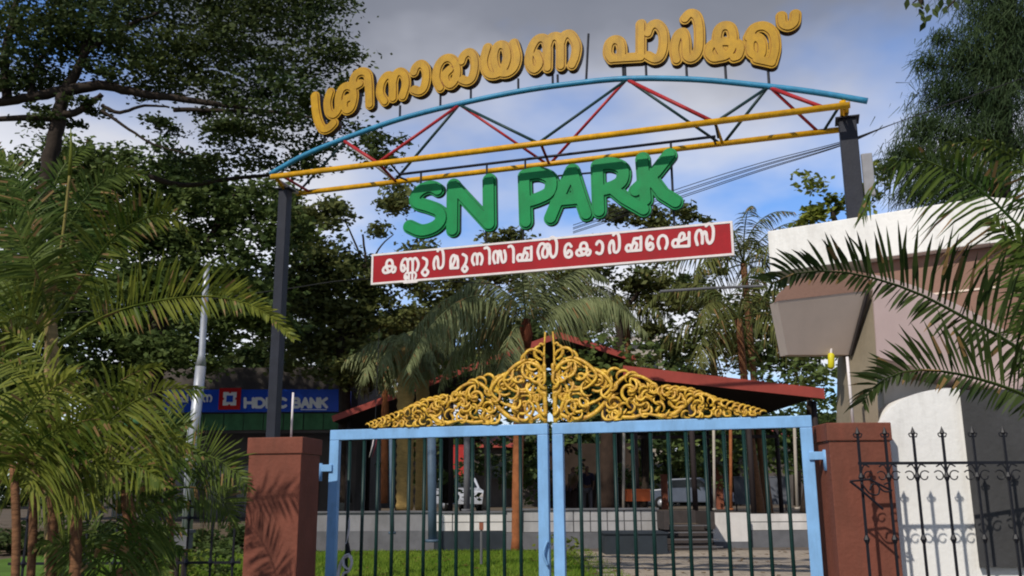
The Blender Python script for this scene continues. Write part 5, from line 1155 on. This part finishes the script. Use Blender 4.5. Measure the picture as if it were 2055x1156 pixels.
# far houses glimpsed between the trees
for lb, x0, x1, y0, Y in (('pale house gable glimpsed between trees left of the shaggy palm', 672, 730, 738, 60), ('cream block glimpsed behind the trees above the red roof', 1230, 1330, 690, 70), ('dim house far behind the right end of the terrace', 1480, 1640, 880, 62), ('long dim far building behind the park middle', 760, 1240, 900, 64)):
    a = at(x0, y0, Y); b = at(x1, y0, Y); t = thing('far_house', lb, 'house', ((a.x + b.x) / 2, Y + 3, 0)); m = M_bldpale if 'dim' not in lb else M_bld
    MB().box(((a.x + b.x) / 2, Y + 3, a.z / 2), (b.x - a.x, 6, a.z)).obj('wall', m, t)
    MB().prism([Vector((a.x - .4, Y - .4, a.z)), Vector((b.x + .4, Y - .4, a.z)), Vector((b.x + .4, Y + 3, a.z + 1)), Vector((a.x - .4, Y + 3, a.z + 1))], Vector((0, .1, .12))).obj('roof', M_roof if 'dim' in lb else m, t)
    k = max(2, int((b.x - a.x) / 2.2))
    for i in range(k):
        xx = a.x + (b.x - a.x) * (i + .5) / k; zz3 = a.z - 1.5; f = MB().box((xx, Y - .02, zz3), (1.0, .08, 1.1)).obj('window', M_glass, t); MB().box((xx, Y - .05, zz3 - .6), (1.2, .16, .08)).obj('sill', m, f)

# far wood closing the view
rg = np.random.default_rng(8); bl_ = []
for i in range(46):
    x = -42 + i * 1.95; y = rg.uniform(72, 80); bl_.append(((x, y, rg.uniform(2.5, 6.5)), (2.6, 2.0, 3.4)))
    bl_.append(((x + 1, y + 2, 1.5), (2.6, 2.0, 2.4)))
for i in range(70):
    x = rg.uniform(-26, 14); top = 17 if x < -9 else (12.5 if x < 6 else 9)
    bl_.append(((x, rg.uniform(58, 66), rg.uniform(3, top)), (2.6, 2.0, 1.9)))
stuff(tag(quads_mesh('far_wood', leaf_cloud(bl_, .26, 95, 9, clump=.4), M_leafdark), 'dark far wood closing the view beyond the park', 'wood'))
rg = np.random.default_rng(18); bl_ = []
for i in range(30):
    px = 640 + i * 36; p = at(px, rg.uniform(860, 980), rg.uniform(30, 40)); bl_.append((tuple(p), (1.1, .8, .7)))
stuff(tag(quads_mesh('shrubbery', leaf_cloud(bl_, .11, 120, 19, clump=.5), M_leafbg), 'mixed green shrubbery on the terrace seen through the gate bars', 'shrubs'))
rg = np.random.default_rng(28); bl_ = []
for i in range(26):
    p = at(-150 + i * 29, 1010, 20.2); bl_.append(((p.x, 20.2 + rg.uniform(-.3, .3), .28), (.5, .5, .32)))
t = thing('hedge', 'dark clipped hedge at the far edge of the lawn behind the left fence', 'hedge', (-7, 20.2, 0)); quads_mesh('foliage', leaf_cloud(bl_, .07, 900, 29, clump=1.2), M_leafdark, t)
for i in range(7): MB().tube([(-11 + i * 1.1, 20.2, 0), (-11 + i * 1.1, 20.2, .5)], .03, 6).obj('stem', M_trunk, t)
bl_ = [(tuple(at(1480 + i * 32, 850 + (i % 3) * 26, 36)), (1.3, 1, 1.1)) for i in range(8)]
t = thing('bushy_tree', 'green bushy tree filling the gap under the lean-to roof at the right', 'tree', tuple(at(1600, 1010, 36)))
quads_mesh('crown', leaf_cloud(bl_, .12, 260, 39), M_leafbg, t); MB().tube([at(1600, 1015, 36), at(1600, 880, 36)], .15, 8).obj('trunk', M_trunk, t)
rg = np.random.default_rng(61)
lp = []
for x, y in zip(rg.uniform(-5, 6.5, 240), rg.uniform(11, 20.6, 240)):
    a = rg.uniform(0, 6.28); l = rg.uniform(.04, .09); h = .05 if x < 1.2 else .045
    c_, s_ = math.cos(a) * l, math.sin(a) * l
    lp.append([[x - c_, y - s_, h], [x + s_ * .4, y - c_ * .4, h + .012], [x + c_, y + s_, h], [x - s_ * .4, y + c_ * .4, h + .01]])
stuff(tag(quads_mesh('fallen_leaves', np.array(lp), mat('dry_leaf', (.22, .13, .045), .8, scale=3, leaf=.1, col2=(.10, .05, .02))), 'dry fallen leaves scattered over lawn and path', 'leaves'))
# low plants near the gate
def plant(label, px, py, Y, r, h, m, seed):
    c = at(px, py, Y); t = thing('shrub', label, 'shrub', tuple(c), 'small shrubs on the lawn'); MB().tube([(c.x, c.y, -.02), (c.x, c.y, h * .6)], .012, 6).obj('stem', M_trunk, t)
    quads_mesh('foliage', leaf_cloud([((c.x, c.y, h * .6), (r, r, h * .45))], .045, 900, seed), m, t)
plant('small yellow green shrub at the right edge of the lawn beside the planter', 1135, 1075, 16, .32, .5, M_leafyel, 41)
plant('low yellow green shrub on the lawn near the grey box', 372, 1050, 13, .5, .45, M_leafyel, 42)
plant('dark leafy shrub behind the left fence', 440, 1010, 14, .9, .6, M_leafbg, 43)
t = thing('garden_tap', 'thin grey standpipe on the lawn behind the left gate leaf', 'standpipe', tuple(at(965, 1130, 13.5)))
MB().tube([at(966, 1132, 13.5), at(966, 1060, 13.5)], .018, 8).obj('pipe', M_tergrey, t); MB().box(at(966, 1056, 13.5), (.06, .06, .10)).obj('valve', M_brick, t)

# ------------------------------------------------------------------ cables
def cable(label, pts, r, grp):
    ps = smooth_pts([at(*p) for p in pts], 6); return tag(MB().tube(ps, r, 6).obj('cable', M_wire, None, True), label, 'cable', grp)
for i in range(5):
    o_ = i * 5.0
    if i in (1, 3): o_ += 1.5
    cable(['uppermost of the sloping black cables behind the K', 'second highest of the sloping black cables behind the K', 'middle one of the sloping black cables behind the K', 'second lowest of the sloping black cables behind the K', 'lowest of the sloping black cables behind the K'][i], [(1150, 452 + o_ * .8, 15), (1370, 376 + o_, 14), (1530, 326 + o_ * .8, 13), (1690, 284 + o_ * .4, 12.5), (1800, 246, 12), (2100, 140, 11.5)], .006, 'bundled cables')
cable('long thin cable crossing low behind the left arch post', [(-50, 640, 16), (300, 615, 16), (560, 582, 16), (740, 560, 16), (1000, 570, 18)], .009, 'single overhead cables')
pp = [(1325, 585, 22), (1430, 578, 22), (1530, 574, 22)]
tag(MB().tube([at(*p) for p in pp], .035, 8).obj('beam', M_tergrey), 'pale horizontal beam between palms below the right end of the board', 'beam')
